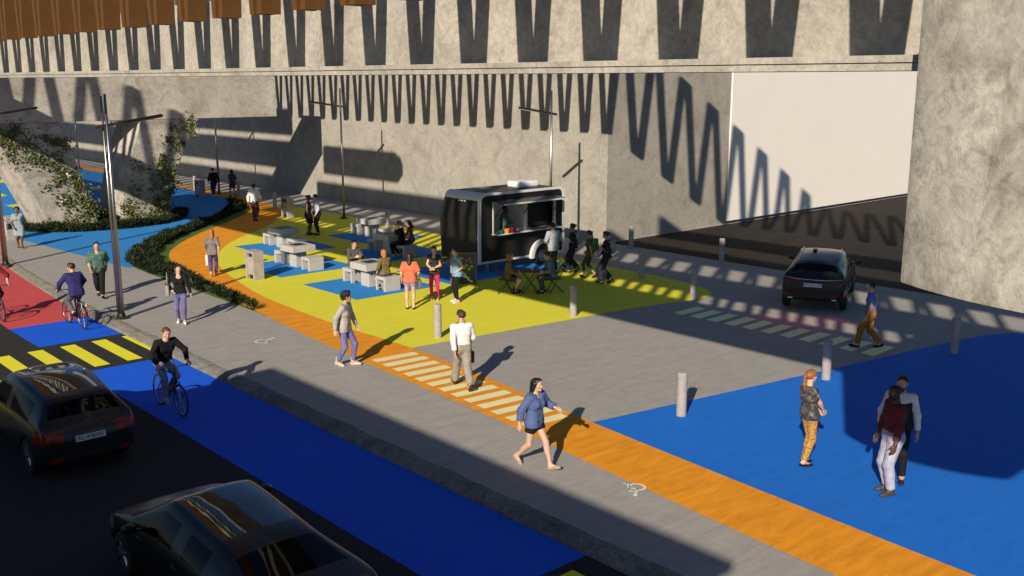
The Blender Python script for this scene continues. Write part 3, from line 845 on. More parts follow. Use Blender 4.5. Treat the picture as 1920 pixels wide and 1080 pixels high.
    # bottom --------------------------------------------------------------
    if bottom:
        kind = bottom.get('kind', 'trousers'); o = bottom.get('o', .012); up = bottom.get('upto', 1.93); pr = [cone(P - hl*.075, P + hl*.075, .114 + o, .114 + o), cone(P + T*.08 - lat*.06, P + T*.08 + lat*.06, .100*g + o, .100*g + o)]
        for q in (0, 1): pr += leg(q, o, up, bottom.get('flare', 0))
        if kind == 'skirt': pr += [cone(P, (knees[0]+knees[1])/2*up + P*(1-up), .13, .13)]
        cl = [(P + T*.10, T)]
        v, fc = sdf_mesh(pr, res, .025, cl, wob=(.0035, 38))
        child(kind, [(v, fc, 0)], [bottom['c']])
    if shoes:
        sc, sk_ = shoes
        for q in (0, 1):
            a, heel, bl, tip, n, d = foot(q)
            pr = [cone(heel, bl, .040, .043), cone(bl, tip, .043, .030)]
            if sk_ == 'shoe': pr.append(cone(a - n*.01 - d*.01, heel + n*.02, .042, .040))
            if sk_ == 'boot': pr.append(cone(a + n*.07, a, .052, .050))
            cl = [(a - n*.09, -n)]
            if sk_ == 'flat': cl.append((a - n*.02 , n))
            v, fc = sdf_mesh(pr, .011, .02, cl)
            child('shoe', [(v, fc, 0)], [fab(sc, rough=.5) if not hasattr(sc, 'node_tree') else sc])
    root['_w'] = 0; del root['_w']
    def world(p):
        p = np.asarray(p)*s; a = R(head); return (loc[0] + p[0]*math.cos(a) - p[1]*math.sin(a), loc[1] + p[0]*math.sin(a) + p[1]*math.cos(a), z0 + p[2])
    return dict(root=root, wrist=[world(w) for w in wr], back=world(P + T*.33 - fw*.17), head=head, sh=[world(x) for x in sh], hip=[world(x) for x in hips], hand=[world(wr[q] + nrm(wr[q]-elb[q])*.08) for q in (0, 1)])

def walk(st=.30, ph=1, lean=4, P=(0, 0, .905), arms=.22):
    """ph=+1: left foot in front"""
    fr, bk = (st, .07*ph, .095, -14), (-st*1.1, -.07*ph, .165, 38)
    hf, hb = (arms, -.225*ph, .93), (-arms*.8, .225*ph, .90)
    return dict(P=P, lean=lean, feet=(fr, bk) if ph > 0 else (bk, fr), hands=(hb, hf) if ph > 0 else (hf, hb), twist=-5*ph, toe=(4, -4))
def stand(**k):
    d = dict(feet=((.03, .10, .09, 0), (-.02, -.10, .09, 0)), hands=((.04, .235, .86), (.04, -.235, .86))); d.update(k); return d
def sit(z=.53, **k):
    d = dict(P=(0, 0, z), lean=8, feet=((.46, .10, .09, 0), (.42, -.10, .09, 0)), hands=((.36, .14, z+.16), (.36, -.14, z+.16)), kpole=(V3(.6, .1, 1), V3(.6, -.1, 1))); d.update(k); return d

def simple_bag(name, size, mat, loc, rz, label, strap=0.0, mi=0.03):
    b = MB(); w, d, h = size
    b.box((-w/2, -d/2, 0), (w/2, d/2, h))
    o = empty(name, loc, R(rz)); o['_t'] = 0; del o['_t']
    bd = b.build('bag_body', mat, o, bevel=min(size)*.3, seg=3, smooth=True)
    if strap:
        b = MB(); b.tube([(-w*.28, 0, h-.01), (-w*.24, 0, h+strap*.7), (0, 0, h+strap), (w*.24, 0, h+strap*.7), (w*.28, 0, h-.01)], .011, 6); b.build('handle', mat, o, smooth=True)
    tag(o, label, 'bag'); return o
def backpack(p, mat, label):
    o = empty('backpack', (p['back'][0], p['back'][1], p['back'][2]), R(p['head']))
    b = MB(); b.box((-.10, -.15, -.24), (.05, .15, .20)); b.build('bag_body', mat, o, bevel=.05, seg=3, smooth=True)
    b = MB(); b.box((-.145, -.11, -.20), (-.09, .11, .0)); b.build('pocket', mat, o, bevel=.025, seg=2, smooth=True)
    for q in (1, -1):
        b = MB(); b.tube([(.02, q*.10, .17), (.12, q*.125, .185), (.22, q*.13, .12), (.27, q*.135, .0), (.20, q*.15, -.14), (.03, q*.14, -.2)], .017, 6); b.build('strap', mat, o, smooth=True)
    tag(o, label, 'backpack'); return o
# ------------------------------------------------------------------ the people
BLK, DBR, BR, GIN, BLO = (.010, .008, .007), (.020, .012, .008), (.055, .028, .014), (.26, .10, .035), (.42, .24, .09)
JEAN = fab((.125, .12, .26), 'fade', (.24, .235, .38)); DJEAN = fab((.028, .032, .062)); BLACK = fab((.012, .012, .013)); GREYJ = fab((.34, .34, .42), 'fade', (.46, .46, .54))
WHITE = fab((.72, .70, .68)); LGREY = fab((.40, .375, .34)); STONE = fab((.30, .27, .23)); LPURP = fab((.135, .125, .29), 'fade', (.22, .21, .38))

person((12.50, 19.80), -62, 'dark haired man in pale grey jumper and faded blue jeans striding along the orange path', 1.84, 'm', FAIR, ('curly', BLK),
       dict(P=(0, 0, .915), lean=4, feet=((.14, .09, .09, -4), (-.16, -.08, .10, 8)), hands=((.12, .34, .88), (-.05, -.33, .90)), twist=8), dict(c=LGREY, o=.018, hem=-.10, kind='jumper'), dict(c=LPURP, kind='jeans'), ((.52, .46, .38), 'boot'), yaw=28)
p = person((13.43, 16.50), 68, 'man in white shirt walking away across the pale crossing with a brown briefcase', 1.80, 'm', FAIR, ('short', BR),
       walk(.34, 1), dict(c=WHITE, o=.020, hem=-.02, os=.006), dict(c=STONE, o=.024, flare=.018), ((.03, .022, .016), 'shoe'), yaw=25)
w = p['wrist'][1]
bc = simple_bag('briefcase', (.34, .08, .27), fab((.10, .022, .012), rough=.4), (w[0]+.02, w[1], w[2]-.42), 75, 'reddish brown leather briefcase carried by the man in the white shirt', .05)
person((11.46, 12.10), -78, 'woman in loose blue blouse, dark shorts and flat grey shoes walking towards the kerb', 1.68, 'f', PALE, ('long', BLK),
       dict(P=(0, 0, .895), lean=3, feet=((.34, .03, .095, -16), (-.36, -.05, .15, 30)), hands=((.30, .30, 1.10), (-.12, -.30, .88)), epole=(V3(-.6, .7, -.6), V3(-.6, -.5, -.2)), twist=-6),
       dict(c=fab((.085, .125, .27)), o=.032, hem=-.10, sleeve=1.72, os=.006, neck=-.035, kind='blouse', vneck=.6), dict(c=BLACK, kind='shorts', upto=.40, o=.026), ((.30, .26, .20), 'flat'), yaw=6)
person((23.33, 12.19), 122, 'man in blue T-shirt and mustard brown trousers walking over the green crossing', 1.76, 'm', FAIR, ('short', DBR),
       dict(P=(0, 0, .905), lean=2, feet=((.28, .08, .095, -10), (-.28, -.06, .12, 18)), hands=((.10, .24, .86), (-.03, -.25, .86)), twist=-4), dict(c=fab((.12, .16, .42)), o=.018, hem=-.10, sleeve=.62, os=.012, kind='tshirt'), dict(c=fab((.30, .135, .025)), o=.024), ((.012, .012, .013), 'shoe'), yaw=22)
person((15.12, 8.92), -22, 'woman with ginger ponytail in black leather waistcoat and leopard print trousers', 1.74, 'f', PALE, ('pony', GIN),
       dict(P=(.02, 0, .945), lean=-5, feet=((.02, .08, .09, 8), (-.10, -.07, .09, 8)), hands=((.30, .08, .94), (.32, -.03, .93)), toe=(6, -8), epole=(V3(-.5, .7, -.5), V3(-.5, -.7, -.5))),
       dict(c=fab((.045, .042, .040), 'mottle', (.12, .115, .11), rough=.35), o=.024, hem=-.07, sleeve=0, kind='waistcoat'), dict(c=fab((.50, .27, .07), 'leopard', (.10, .05, .03)), o=.010), ((.012, .012, .014), 'flat'), yaw=8, nod=-4)
person((15.03, 7.30), 147, 'man in maroon jumper and washed grey blue jeans standing with his back half turned', 1.86, 'm', DARK, ('buzz', BLK),
       stand(hands=((.14, .30, .90), (.10, -.28, .88)), lean=0), dict(c=fab((.115, .026, .032)), o=.020, hem=-.07, sleeve=1.75, kind='jumper'), dict(c=GREYJ, o=.026, kind='jeans'), ((.055, .05, .045), 'shoe'), yaw=18, beard=True)
person((15.63, 7.50), -164, 'man in dark green waistcoat over white shirt facing the man in maroon', 1.86, 'm', FAIR, ('short', BLK),
       stand(hands=((.16, .30, .92), (.32, -.24, 1.02)), lean=2), dict(c=WHITE, o=.014, hem=-.04, sleeve=1.9, vest=fab((.030, .034, .020))), dict(c=BLACK), ((.02, .02, .02), 'shoe'), yaw=4, beard=True)
person((17.24, 23.62), 52, 'woman with very long dark hair in orange top and lilac shorts seen from behind', 1.70, 'f', PALE, ('long', (.022, .010, .008)),
       stand(hands=((.06, .25, .92), (.16, -.23, .98))), dict(c=fab((.66, .16, .085)), o=.030, hem=-.10, sleeve=.9, os=.012, kind='blouse'), dict(c=fab((.30, .25, .62)), kind='shorts', upto=.36, o=.022), ((.03, .022, .018), 'flat'))
b = simple_bag('handbag', (.30, .10, .26), fab((.16, .13, .10)), (17.52, 23.52, .62), 60, 'small beige handbag hanging beside the woman in the orange top', .30)
person((18.62, 24.20), -140, 'woman with short dark hair, charcoal tee and bright pink leggings facing the group', 1.69, 'f', PALE, ('short', (.02, .013, .01)),
       stand(hands=((.27, .03, 1.08), (.27, -.04, 1.08)), epole=(V3(-.4, .9, -.4), V3(-.4, -.9, -.4))), dict(c=fab((.035, .032, .030)), o=.016, hem=-.13, sleeve=.35, neck=-.05, vneck=.9, kind='tshirt'), dict(c=fab((.70, .022, .15)), o=.006, kind='leggings'), ((.55, .52, .50), 'shoe'), nod=8)
person((18.90, 23.44), 172, 'woman in light blue sleeveless tee and black leggings with hands on hips', 1.71, 'f', PALE, ('short', (.022, .010, .014)),
       stand(hands=((.08, .17, 1.02), (.10, -.17, 1.02)), epole=(V3(-.4, 1, 0), V3(-.4, -1, 0)), feet=((.05, .11, .09, 0), (-.03, -.11, .09, 0))), dict(c=fab((.16, .36, .52)), o=.014, hem=-.11, sleeve=.25, neck=-.04, vneck=.8, kind='tshirt'), dict(c=BLACK, o=.006, kind='leggings'), ((.62, .60, .58), 'shoe'), yaw=-28, nod=-6)
person((11.00, 31.60), -112, 'man in open green plaid shirt over purple tee walking on the pavement', 1.80, 'm', FAIR, ('short', (.012, .011, .014)),
       walk(.26, 1, 2), dict(c=fab((.11, .21, .16), 'plaid', (.035, .075, .065)), o=.026, hem=-.12, sleeve=1.05, os=.012, vneck=.5), dict(c=BLACK, o=.022), ((.015, .015, .015), 'shoe'), yaw=14)
person((11.41, 26.55), -118, 'woman in black V neck top, jeans and white trainers walking on the pavement', 1.70, 'f', PALE, ('bun', (.03, .016, .012)),
       dict(P=(0, 0, .915), lean=2, feet=((.12, .10, .09, -4), (-.14, -.08, .10, 8)), hands=((.16, .32, .88), (.10, -.20, 1.00)), epole=(V3(-.6, .5, -.4), V3(-.6, -.9, -.2))), dict(c=BLACK, o=.016, hem=-.02, vneck=1.0, neck=-.05, kind='top'), dict(c=JEAN, o=.008, kind='jeans'), ((.78, .76, .72), 'shoe'), yaw=24)
simple_bag('handbag', (.26, .10, .30), fab((.30, .30, .28)), (11.10, 26.62, .82), 60, 'pale grey shoulder bag hanging on the woman in black', .36)
p = person((15.20, 32.40), 58, 'woman with ginger hair in checked grey blouse carrying a white bag on the orange path', 1.70, 'f', PALE, ('long', (.36, .13, .03)),
       walk(.16, -1, 1), dict(c=fab((.25, .225, .20), 'plaid', (.13, .115, .11)), o=.022, hem=-.12, sleeve=1.1, kind='blouse'), dict(c=fab((.085, .065, .22)), o=.010), ((.62, .42, .40), 'shoe'))
w = p['wrist'][0]; simple_bag('shopping_bag', (.30, .10, .38), fab((.66, .63, .56)), (w[0], w[1], w[2]-.54), 60, 'white cloth shopping bag carried low by the woman in checked blouse', .06)
person((23.02, 44.15), 48, 'man in white shirt walking away where the orange path bends', 1.84, 'm', FAIR, ('short', DBR), walk(.06, 1, 1), dict(c=WHITE, o=.022, hem=-.02, os=.008), dict(c=fab((.11, .07, .055)), o=.02), ((.03, .02, .02), 'shoe'), yaw=-18, res=.019)
person((26.15, 55.0), 86, 'person in black jacket and blue jeans walking away in the shade', 1.76, 'm', TAN, ('short', BLK), walk(.2, -1), dict(c=BLACK, o=.026, hem=-.10), dict(c=fab((.035, .035, .13)), o=.03), ((.6, .6, .6), 'shoe'), res=.022)
person((26.75, 53.85), 80, 'long haired woman in dark top and blue shorts walking in the shade', 1.70, 'f', TAN, ('long', BLK), walk(.26, 1), dict(c=fab((.05, .05, .06)), o=.015, hem=.02, sleeve=.9, kind='top'), dict(c=fab((.04, .045, .15)), kind='shorts', upto=.55, o=.03), ((.03, .02, .02), 'boot'), res=.022)
person((22.70, 38.62), -45, 'woman in sleeveless navy dress standing close to a man in a pale shirt', 1.76, 'f', BROWN, ('bun', BLK), stand(hands=((.16, .25, .95), (.10, -.24, .90))), dict(c=fab((.020, .022, .042)), o=.014, hem=-.1, sleeve=0, kind='dress', len=.02), None, ((.01, .01, .012), 'flat'), res=.019)
person((23.00, 38.28), 165, 'man in pale grey shirt and dark trousers leaning to the woman in navy', 1.80, 'm', FAIR, ('short', DBR), stand(hands=((.16, .26, .92), (.20, -.2, 1.0)), lean=5), dict(c=fab((.46, .46, .50)), o=.018, hem=-.02), dict(c=fab((.028, .028, .026)), o=.022), ((.01, .01, .01), 'shoe'), yaw=-20, res=.019)
# seated at the concrete tables
person((18.45, 28.52), -98, 'man in dark checked shirt sitting on concrete stool facing a ginger haired woman', 1.78, 'm', FAIR, ('short', BR), sit(.57, feet=((.34, .13, .09, 0), (.30, -.10, .09, 0)), hands=((.40, .12, .86), (.40, -.10, .86))), dict(c=fab((.15, .125, .115), 'plaid', (.05, .045, .045)), o=.018, hem=-.05), dict(c=fab((.10, .11, .09))), ((.03, .025, .02), 'boot'), yaw=10)
person((18.30, 26.42), 86, 'ginger haired woman in olive jacket sitting on concrete stool at the near table', 1.68, 'f', PALE, ('bob', (.42, .15, .03)), sit(.58, lean=4, feet=((.22, .12, .09, 0), (.30, -.08, .09, 0)), hands=((.08, .26, .66), (.34, -.12, .86))), dict(c=fab((.17, .125, .045)), o=.022, hem=-.02, sleeve=1.6, kind='jacket'), dict(c=fab((.07, .06, .12)), kind='shorts', upto=.9, o=.016), ((.02, .017, .015), 'boot'))
person((22.35, 31.10), 118, 'dark haired woman in black sitting on a concrete table edge embracing her friend', 1.68, 'f', FAIR, ('curly', DBR), sit(.66, lean=6, feet=((.30, .12, .10, 0), (.16, -.06, .10, 0)), hands=((.34, -.08, 1.16), (.30, -.2, .95))), dict(c=BLACK, o=.02, hem=-.04), dict(c=BLACK), ((.3, .3, .3), 'shoe'), yaw=-10, nod=12, res=.018)
person((22.78, 31.02), 138, 'long haired woman in red top and dark jeans sitting beside her friend in black', 1.72, 'f', FAIR, ('long', DBR), sit(.66, lean=12, feet=((.34, .10, .10, 0), (.28, -.10, .10, 0)), hands=((.30, .16, .80), (.36, .05, .82))), dict(c=fab((.20, .045, .05)), o=.018, hem=-.02, sleeve=.5, kind='top'), dict(c=fab((.022, .035, .042)), o=.012, kind='jeans'), ((.04, .04, .045), 'shoe'), yaw=10, nod=20, res=.018)
# food truck: vendor and queue
person((24.02, 27.05), -55, 'bearded vendor in green sweater standing with folded arms inside the food truck', 1.74, 'm', BROWN, ('buzz', BLK), stand(hands=((.24, -.14, 1.16), (.26, .14, 1.12)), epole=(V3(.0, .9, -.5), V3(.0, -.9, -.5))), dict(c=fab((.10, .15, .11)), o=.022, hem=-.05, sleeve=1.95, kind='sweater'), dict(c=fab((.03, .035, .07))), ((.02, .02, .02), 'shoe'), beard=True, z0=.50, yaw=-10)
person((24.30, 24.72), 84, 'man in pale grey shirt and black trousers ordering at the food truck counter', 1.83, 'm', FAIR, ('short', BLK), stand(hands=((.22, .24, 1.10), (.24, -.22, 1.08)), lean=3), dict(c=fab((.34, .35, .38)), o=.026, hem=-.14, sleeve=1.2, os=.01), dict(c=BLACK, o=.02), ((.01, .01, .01), 'shoe'))
p1 = person((25.0, 24.42), 118, 'first student in the queue, dark jacket and pale backpack', 1.80, 'f', TAN, ('bun', DBR), walk(.12, 1, 0), dict(c=fab((.026, .025, .032)), o=.02, hem=-.06, kind='jacket'), dict(c=fab((.022, .024, .042)), o=.016, flare=.05), ((.02, .02, .02), 'shoe'))
backpack(p1, fab((.30, .31, .28)), 'pale grey backpack worn by the first student in the queue')
p2 = person((24.72, 23.34), 110, 'student in brown tee and grey leggings queueing with a green backpack', 1.70, 'f', TAN, ('bun', DBR), walk(.16, 1, 1), dict(c=fab((.16, .10, .05)), o=.014, hem=-.04, sleeve=.7, kind='tshirt'), dict(c=fab((.075, .07, .068)), o=.006, upto=1.6, kind='leggings'), ((.015, .013, .013), 'shoe'))
backpack(p2, fab((.085, .16, .06)), 'green backpack worn by the student in brown')
p3 = person((24.40, 22.28), 122, 'last student in the queue, dark jacket, flared jeans and grey backpack', 1.82, 'f', TAN, ('bun', DBR), walk(.12, 1, 0), dict(c=fab((.026, .025, .032)), o=.02, hem=-.06, kind='jacket'), dict(c=fab((.026, .028, .050)), o=.016, flare=.055), ((.02, .02, .02), 'shoe'))
backpack(p3, fab((.27, .28, .24)), 'pale grey backpack worn by the last student in the queue')
# at the folding table
person((20.98, 23.44), -38, 'ginger haired woman in olive jacket sitting on folding chair at the black table', 1.68, 'f', PALE, ('bob', (.28, .09, .02)), sit(.55, lean=6, feet=((.30, .12, .09, 0), (.22, -.12, .09, 0))), dict(c=fab((.13, .11, .05)), o=.026, hem=-.03, kind='jacket'), dict(c=fab((.05, .045, .075)), kind='shorts', upto=.7, o=.018), ((.02, .017, .015), 'boot'))
person((22.12, 22.52), 150, 'man in grey blue jacket sitting on folding chair bending over the black table', 1.76, 'm', FAIR, ('short', DBR), sit(.55, lean=17, feet=((.38, .14, .09, 0), (.26, -.14, .09, 0))), dict(c=fab((.14, .16, .20)), o=.026, hem=-.05, kind='jacket'), dict(c=fab((.055, .075, .06)), o=.02), ((.015, .015, .015), 'shoe'), nod=16)
person((12.05, 43.35), -105, 'woman in pale blue dress carrying a dark handbag beside the ivy covered pier', 1.72, 'f', BROWN, ('curly', BLK), walk(.1, 1, 1), dict(c=fab((.26, .32, .35)), o=.016, hem=-.1, sleeve=.9, kind='dress', len=.06, vneck=.7), None, ((.12, .06, .04), 'flat'), res=.019)
simple_bag('handbag', (.26, .10, .24), fab((.06, .06, .075)), (11.72, 43.36, .80), 30, 'dark blue handbag held by the woman in the pale dress', .2)
# ------------------------------------------------------------------ bicycles and their riders
def make_bicycle(loc, head, label, lock=None, tilt=0, fork=(.02, .02, .022), rack=False):
    o = empty('bicycle', (loc[0], loc[1], ROAD_Z+Z1), R(head)); tag(o, label, 'bicycle', 'bicycles ridden on the cycle lane')
    wr, bx, fx = .345, -.52, .54
    fm = plain('bike_frame', fork, .3, var=.05, coat=.5)
    for x in (bx, fx):
        b = MB(); b.ring((x, 0, wr), (0, 1, 0), wr-.018, .018, 40, 6); wh = b.build('wheel', M['rubber'], o, smooth=True)
        b = MB(); b.ring((x, 0, wr), (0, 1, 0), wr-.042, .010, 40, 5)
        b.build('rim', M['steel'], wh, smooth=True)
        b = MB(); b.tube([(x, -.045, wr), (x, .045, wr)], .020, 8)
        for k in range(20):
            a = 2*math.pi*k/20; s = .03 if k % 2 else -.03
            b.tube([(x, s, wr), (x+(wr-.045)*math.cos(a), 0, wr+(wr-.045)*math.sin(a))], .0022, 3, cap=False)
        b.build('spokes', M['steel'], wh)
    b = MB(); bb, seat, head_t, head_b = (-.09, 0, .29), (-.23, 0, .84), (.33, 0, .86), (.385, 0, .70)
    b.tube([bb, seat], .018); b.tube([seat, head_t], .019); b.tube([bb, head_b], .022); b.tube([head_t, head_b], .024)
    for y in (-.05, .05): b.tube([bb, (bx, y, wr)], .012); b.tube([(-.21, 0, .78), (bx, y, wr)], .010)
    b.build('frame', fm, o, smooth=True)
    b = MB()
    for y in (-.055, .055): b.tube([(.395, y*.8, .70), (.44, y, .55), (fx, y, wr)], [.016, .014, .010])
    b.tube([(.395, -.055, .70), (.395, .055, .70)], .016); b.build('fork', fm, o, smooth=True)
    b = MB(); b.tube([(.325, 0, .86), (.305, 0, .98), (.36, 0, 1.02)], .017); b.tube([(.29, -.31, 1.02), (.355, -.20, 1.03), (.36, 0, 1.02), (.355, .20, 1.03), (.29, .31, 1.02)], .013); hb = b.build('handlebar', M['steel'], o, smooth=True)
    for s in (-1, 1):
        b = MB(); b.tube([(.26, s*.325, 1.02), (.325, s*.25, 1.026)], .020); b.build('grip', M['black'], hb, smooth=True)
        b = MB(); b.tube([(.34, s*.23, 1.03), (.40, s*.27, 1.0)], .008, 6); b.build('brake_lever', M['black'], hb, smooth=True)
    b = MB(); b.tube([seat, (-.25, 0, .93)], .014); b.lathe([(.015, -.03), (.07, -.02), (.085, 0), (.06, .02), (.01, .025)], 14, 0, Matrix.Translation((-.30, 0, .945)) @ Matrix.Diagonal((1.5, 1, 1, 1)))
    b.tube([(-.26, 0, .945), (-.12, 0, .945)], [.035, .02]); b.build('saddle', M['black'], o, smooth=True)
    b = MB(); b.lathe([(.085, -.004), (.09, 0), (.085, .004)], 24, 0, Matrix.Translation((-.09, -.05, .29)) @ Matrix.Rotation(R(90), 4, 'X'))
    b.tube([(-.09, -.07, .29), (.06, -.08, .21)], .011); b.tube([(-.09, .07, .29), (-.24, .08, .37)], .011); b.build('crank', M['dark_metal'], o, smooth=True)
    for x, y, z in ((.06, -.125, .21), (-.24, .125, .37)):
        b = MB(); b.box((x-.045, y-.04, z-.012), (x+.045, y+.04, z+.012)); b.build('pedal', M['black'], o, bevel=.004)
    if rack:
        b = MB()
        for y in (-.06, .06): b.tube([(-.30, y, .76), (-.72, y, .76), (bx, y*1.1, wr)], .007, 6)
        for x in (-.4, -.5, -.6, -.7): b.tube([(x, -.06, .76), (x, .06, .76)], .006, 6)
        b.build('rack', M['steel'], o, smooth=True)
        b = MB(); b.box((-.895, -.03, .58), (-.865, .03, .63)); b.build('rear_light', emit('bike_light_red', (.5, .01, .01), .3), o, bevel=.006)
        b = MB(); n = 16
        vs = []
        for i in range(n+1):
            a = R(20) + R(150)*i/n
            for y in (-.028, .028): vs.append((bx + .375*math.cos(a), y, wr + .375*math.sin(a)))
        b.add(vs, [(2*i, 2*i+1, 2*i+3, 2*i+2) for i in range(n)]); b.build('mudguard', fm, o, smooth=True, recalc=False)
    return o
RIDE = dict(P=(-.25, 0, 1.02), lean=27, feet=((-.24, .12, .455, 10), (.05, -.12, .295, 4)), hands=((.245, .305, 1.075), (.245, -.305, 1.075)), grip=('grip', 'grip'), toe=(4, -4), kpole=(V3(1, .12, .3), V3(1, -.12, .3)),
            epole=(V3(-.3, .9, -.2), V3(-.3, -.9, -.2)), palm=(V3(0, .25, 1), V3(0, -.25, 1)), hdir=(V3(.5, .35, -.55), V3(.5, -.35, -.55)))
def rider(loc, head, label, **k):
    pose = dict(RIDE); pose.update(k.pop('pose', {}))
    return person(loc, head, label, pose=pose, z0=ROAD_Z+Z1, **k)
make_bicycle((8.12, 19.74), -90, 'black bicycle ridden by the man in a black sweater')
rider((8.12, 19.74), -90, 'man in black sweater and grey jeans cycling towards the viewer', H=1.80, sk=PALE, hr=('buzz', (.11, .05, .025)), top=dict(c=BLACK, o=.018, hem=-.05, kind='sweater'), bottom=dict(c=fab((.24, .23, .36), 'fade', (.36, .36, .44)), kind='jeans'), shoes=((.30, .28, .27), 'shoe'), yaw=-6, nod=14)
make_bicycle((9.22, 28.66), 93, 'dark bicycle with rear rack ridden by the man in a navy jacket', rack=True, fork=(.05, .012, .014))
rider((9.22, 28.66), 93, 'man in navy blue jacket cycling away beside the kerb', H=1.78, sk=FAIR, hr=('short', DBR), top=dict(c=fab((.030, .026, .115)), o=.028, hem=-.12, kind='jacket'), bottom=dict(c=fab((.10, .10, .11)), o=.02), shoes=((.015, .015, .015), 'shoe'), yaw=38, nod=6, pose=dict(lean=20, hands=((.20, .305, 1.075), (.20, -.305, 1.075))))
make_bicycle((7.84, 31.18), -90, 'bicycle half out of the picture on the red cycle lane')
rider((7.84, 31.18), -90, 'cyclist in dark red top at the left edge of the picture', H=1.78, sk=PALE, hr=('short', BLK), top=dict(c=fab((.16, .02, .028)), o=.02, hem=-.05, sleeve=1.55, kind='top'), bottom=dict(c=BLACK, o=.016), shoes=((.02, .02, .02), 'shoe'))
# ------------------------------------------------------------------ street lamps
def make_lamp(loc, dx, label, H=6.35):
    o = empty('street_lamp', (loc[0], loc[1], 0)); tag(o, label, 'street lamp', 'street lamps around the plaza')
    b = MB(); b.tube([(0, -.04, 0), (0, -.04, H*.5), (0, -.04, H)], [.062, .050, .036], 10); b.build('pole', M['steel'], o, smooth=True)
    b = MB(); b.tube([(.075*dx*-1, .045, 0), (-.075*dx, .045, H*.5), (-.075*dx, .045, H-.05)], [.042, .036, .028], 10); b.build('pole', M['steel'], o, smooth=True)
    b = MB(); b.lathe([(.20, 0), (.20, .03), (.16, .05), (.10, .06), (.09, .16)], 18)
    for k in range(4): b.lathe([(.022, .0), (.022, .065)], 6, 0, Matrix.Translation((.15*math.cos(k*math.pi/2+.78), .15*math.sin(k*math.pi/2+.78), 0.02)))
    b.build('base_plate', M['dark_metal'], o, smooth='auto')
    za = H-.85
    b = MB(); Mx = Matrix.Translation((0, 0, za)) @ Matrix.Rotation(-math.atan(.15)*dx, 4, 'Y')
    b.box((min(-.3*dx, 1.62*dx), -.065, -.045), (max(-.3*dx, 1.62*dx), .065, .035), M=Mx); a = b.build('arm', M['dark_metal'], o, bevel=.012)
    b = MB(); b.box((min(.7*dx, 1.58*dx), -.055, -.060), (max(.7*dx, 1.58*dx), .055, -.046), M=Mx); b.build('lamp_panel', plain('lamp_lens', (.55, .55, .5), .2), a)
    return o
make_lamp((10.38, 28.24), 1, 'tall steel street lamp on the pavement behind the navy jacketed cyclist')
make_lamp((10.45, 39.56), 1, 'tall steel street lamp at the left edge of the picture')
make_lamp((26.78, 27.45), -1, 'steel street lamp rising right behind the black food truck')
make_lamp((26.75, 42.08), -1, 'steel street lamp behind the couple on the yellow plaza')
make_lamp((27.2, 56.6), -1, 'far steel street lamp seen just right of the ivy covered piers')
make_lamp((27.2, 80.5), -1, 'farthest steel street lamp seen between the two concrete bridge legs')

# ------------------------------------------------------------------ bollards
b = MB(); b.lathe([(.103, 0), (.103, .885), (.098, .905), (.085, .918)], 22); bol = b.mesh('bollard', M['bollard'], smooth='auto')
BOL = [((15.78, 20.41), 'concrete bollard at the lower corner of the yellow plaza'), ((20.26, 19.76), 'concrete bollard in front of the folding table'), ((26.16, 22.24), 'concrete bollard right of the student queue on the yellow edge'),
       ((24.72, 18.86), 'concrete bollard at the right tip of the yellow plaza'), ((30.6, 26.6), 'concrete bollard at the wall corner by the underpass'), ((30.6, 22.1), 'concrete bollard on the kerb of the dark underpass road'),
       ((20.05, 11.45), 'sunlit concrete bollard at the edge of the blue paint near the green crossing'), ((15.58, 12.08), 'nearest concrete bollard standing on the corner of the blue paint'), ((24.45, 10.49), 'shaded concrete bollard on blue paint at the right'),
       ((26.09, 47.74), 'far concrete bollard where the orange path meets the wall side pavement'), ((26.25, 37.6), 'concrete bollard behind the rear chess table'), ((27.4, 54.4), 'far shaded concrete bollard beside the woman in blue shorts'), ((26.9, 59.2), 'farthest concrete bollard near the wall in shade')]
for (x, y), lb in BOL:
    o = link_mesh('bollard', bol); o.location = (x, y, 0); o.rotation_euler = (0, 0, random.random()*6); tag(o, lb, 'bollard', 'concrete bollards around the plaza')

# ------------------------------------------------------------------ chess tables and stools
b = MB(); b.box((-.475, -.475, .585), (.475, .475, .805)); ttop = b.mesh('table_top', M['furn'], bevel=.012)
b = MB(); b.box((-.22, -.24, 0), (.22, .24, .583)); tped = b.mesh('pedestal', M['furn'], bevel=.01)
b = MB(); b.box((-.24, -.24, .807), (.24, .24, .815)); tbrd = b.mesh('chess_board', plain('dark_slate', (.022, .022, .024), .45, var=.3, scale=8))
b = MB(); b.box((-.30, -.28, .36), (.30, .28, .475)); b.box((-.298, -.278, 0), (.298, -.16, .36)); b.box((-.298, .20, 0), (.298, .278, .36)); stl = b.mesh('stone_stool', M['furn'], bevel=.008)
TBL = [((18.42, 32.17), 'middle concrete chess table on the blue rectangle left of the seated couple'), ((20.2, 36.35), 'small concrete chess table farthest left, partly shaded'), ((18.38, 27.40), 'concrete chess table where a man and a ginger woman sit'),
       ((22.55, 32.1), 'shaded concrete chess table beside the two embracing women'), ((24.5, 36.3), 'rear concrete chess table closest to the wall')]
SD = [('left', 'right')]*5
for i, ((x, y), lb) in enumerate(TBL):
    t = empty('chess_table', (x, y, 0)); tag(t, lb, 'table', 'concrete chess tables')
    link_mesh('table_top', ttop, t); link_mesh('pedestal', tped, t); link_mesh('chess_board', tbrd, t)
    for s in (1, -1):
        o = link_mesh('stone_stool', stl); o.location = (x+.02, y + s*.985, 0); o.rotation_euler = (0, 0, 0 if s < 0 else math.pi)
        tag(o, 'concrete stool on the %s side of the %s' % ('left' if s > 0 else 'right', ['middle chess table', 'farthest left chess table', 'chess table with the seated pair', 'shaded chess table', 'rear chess table by the wall'][i]), 'stool', 'concrete stools at the chess tables')
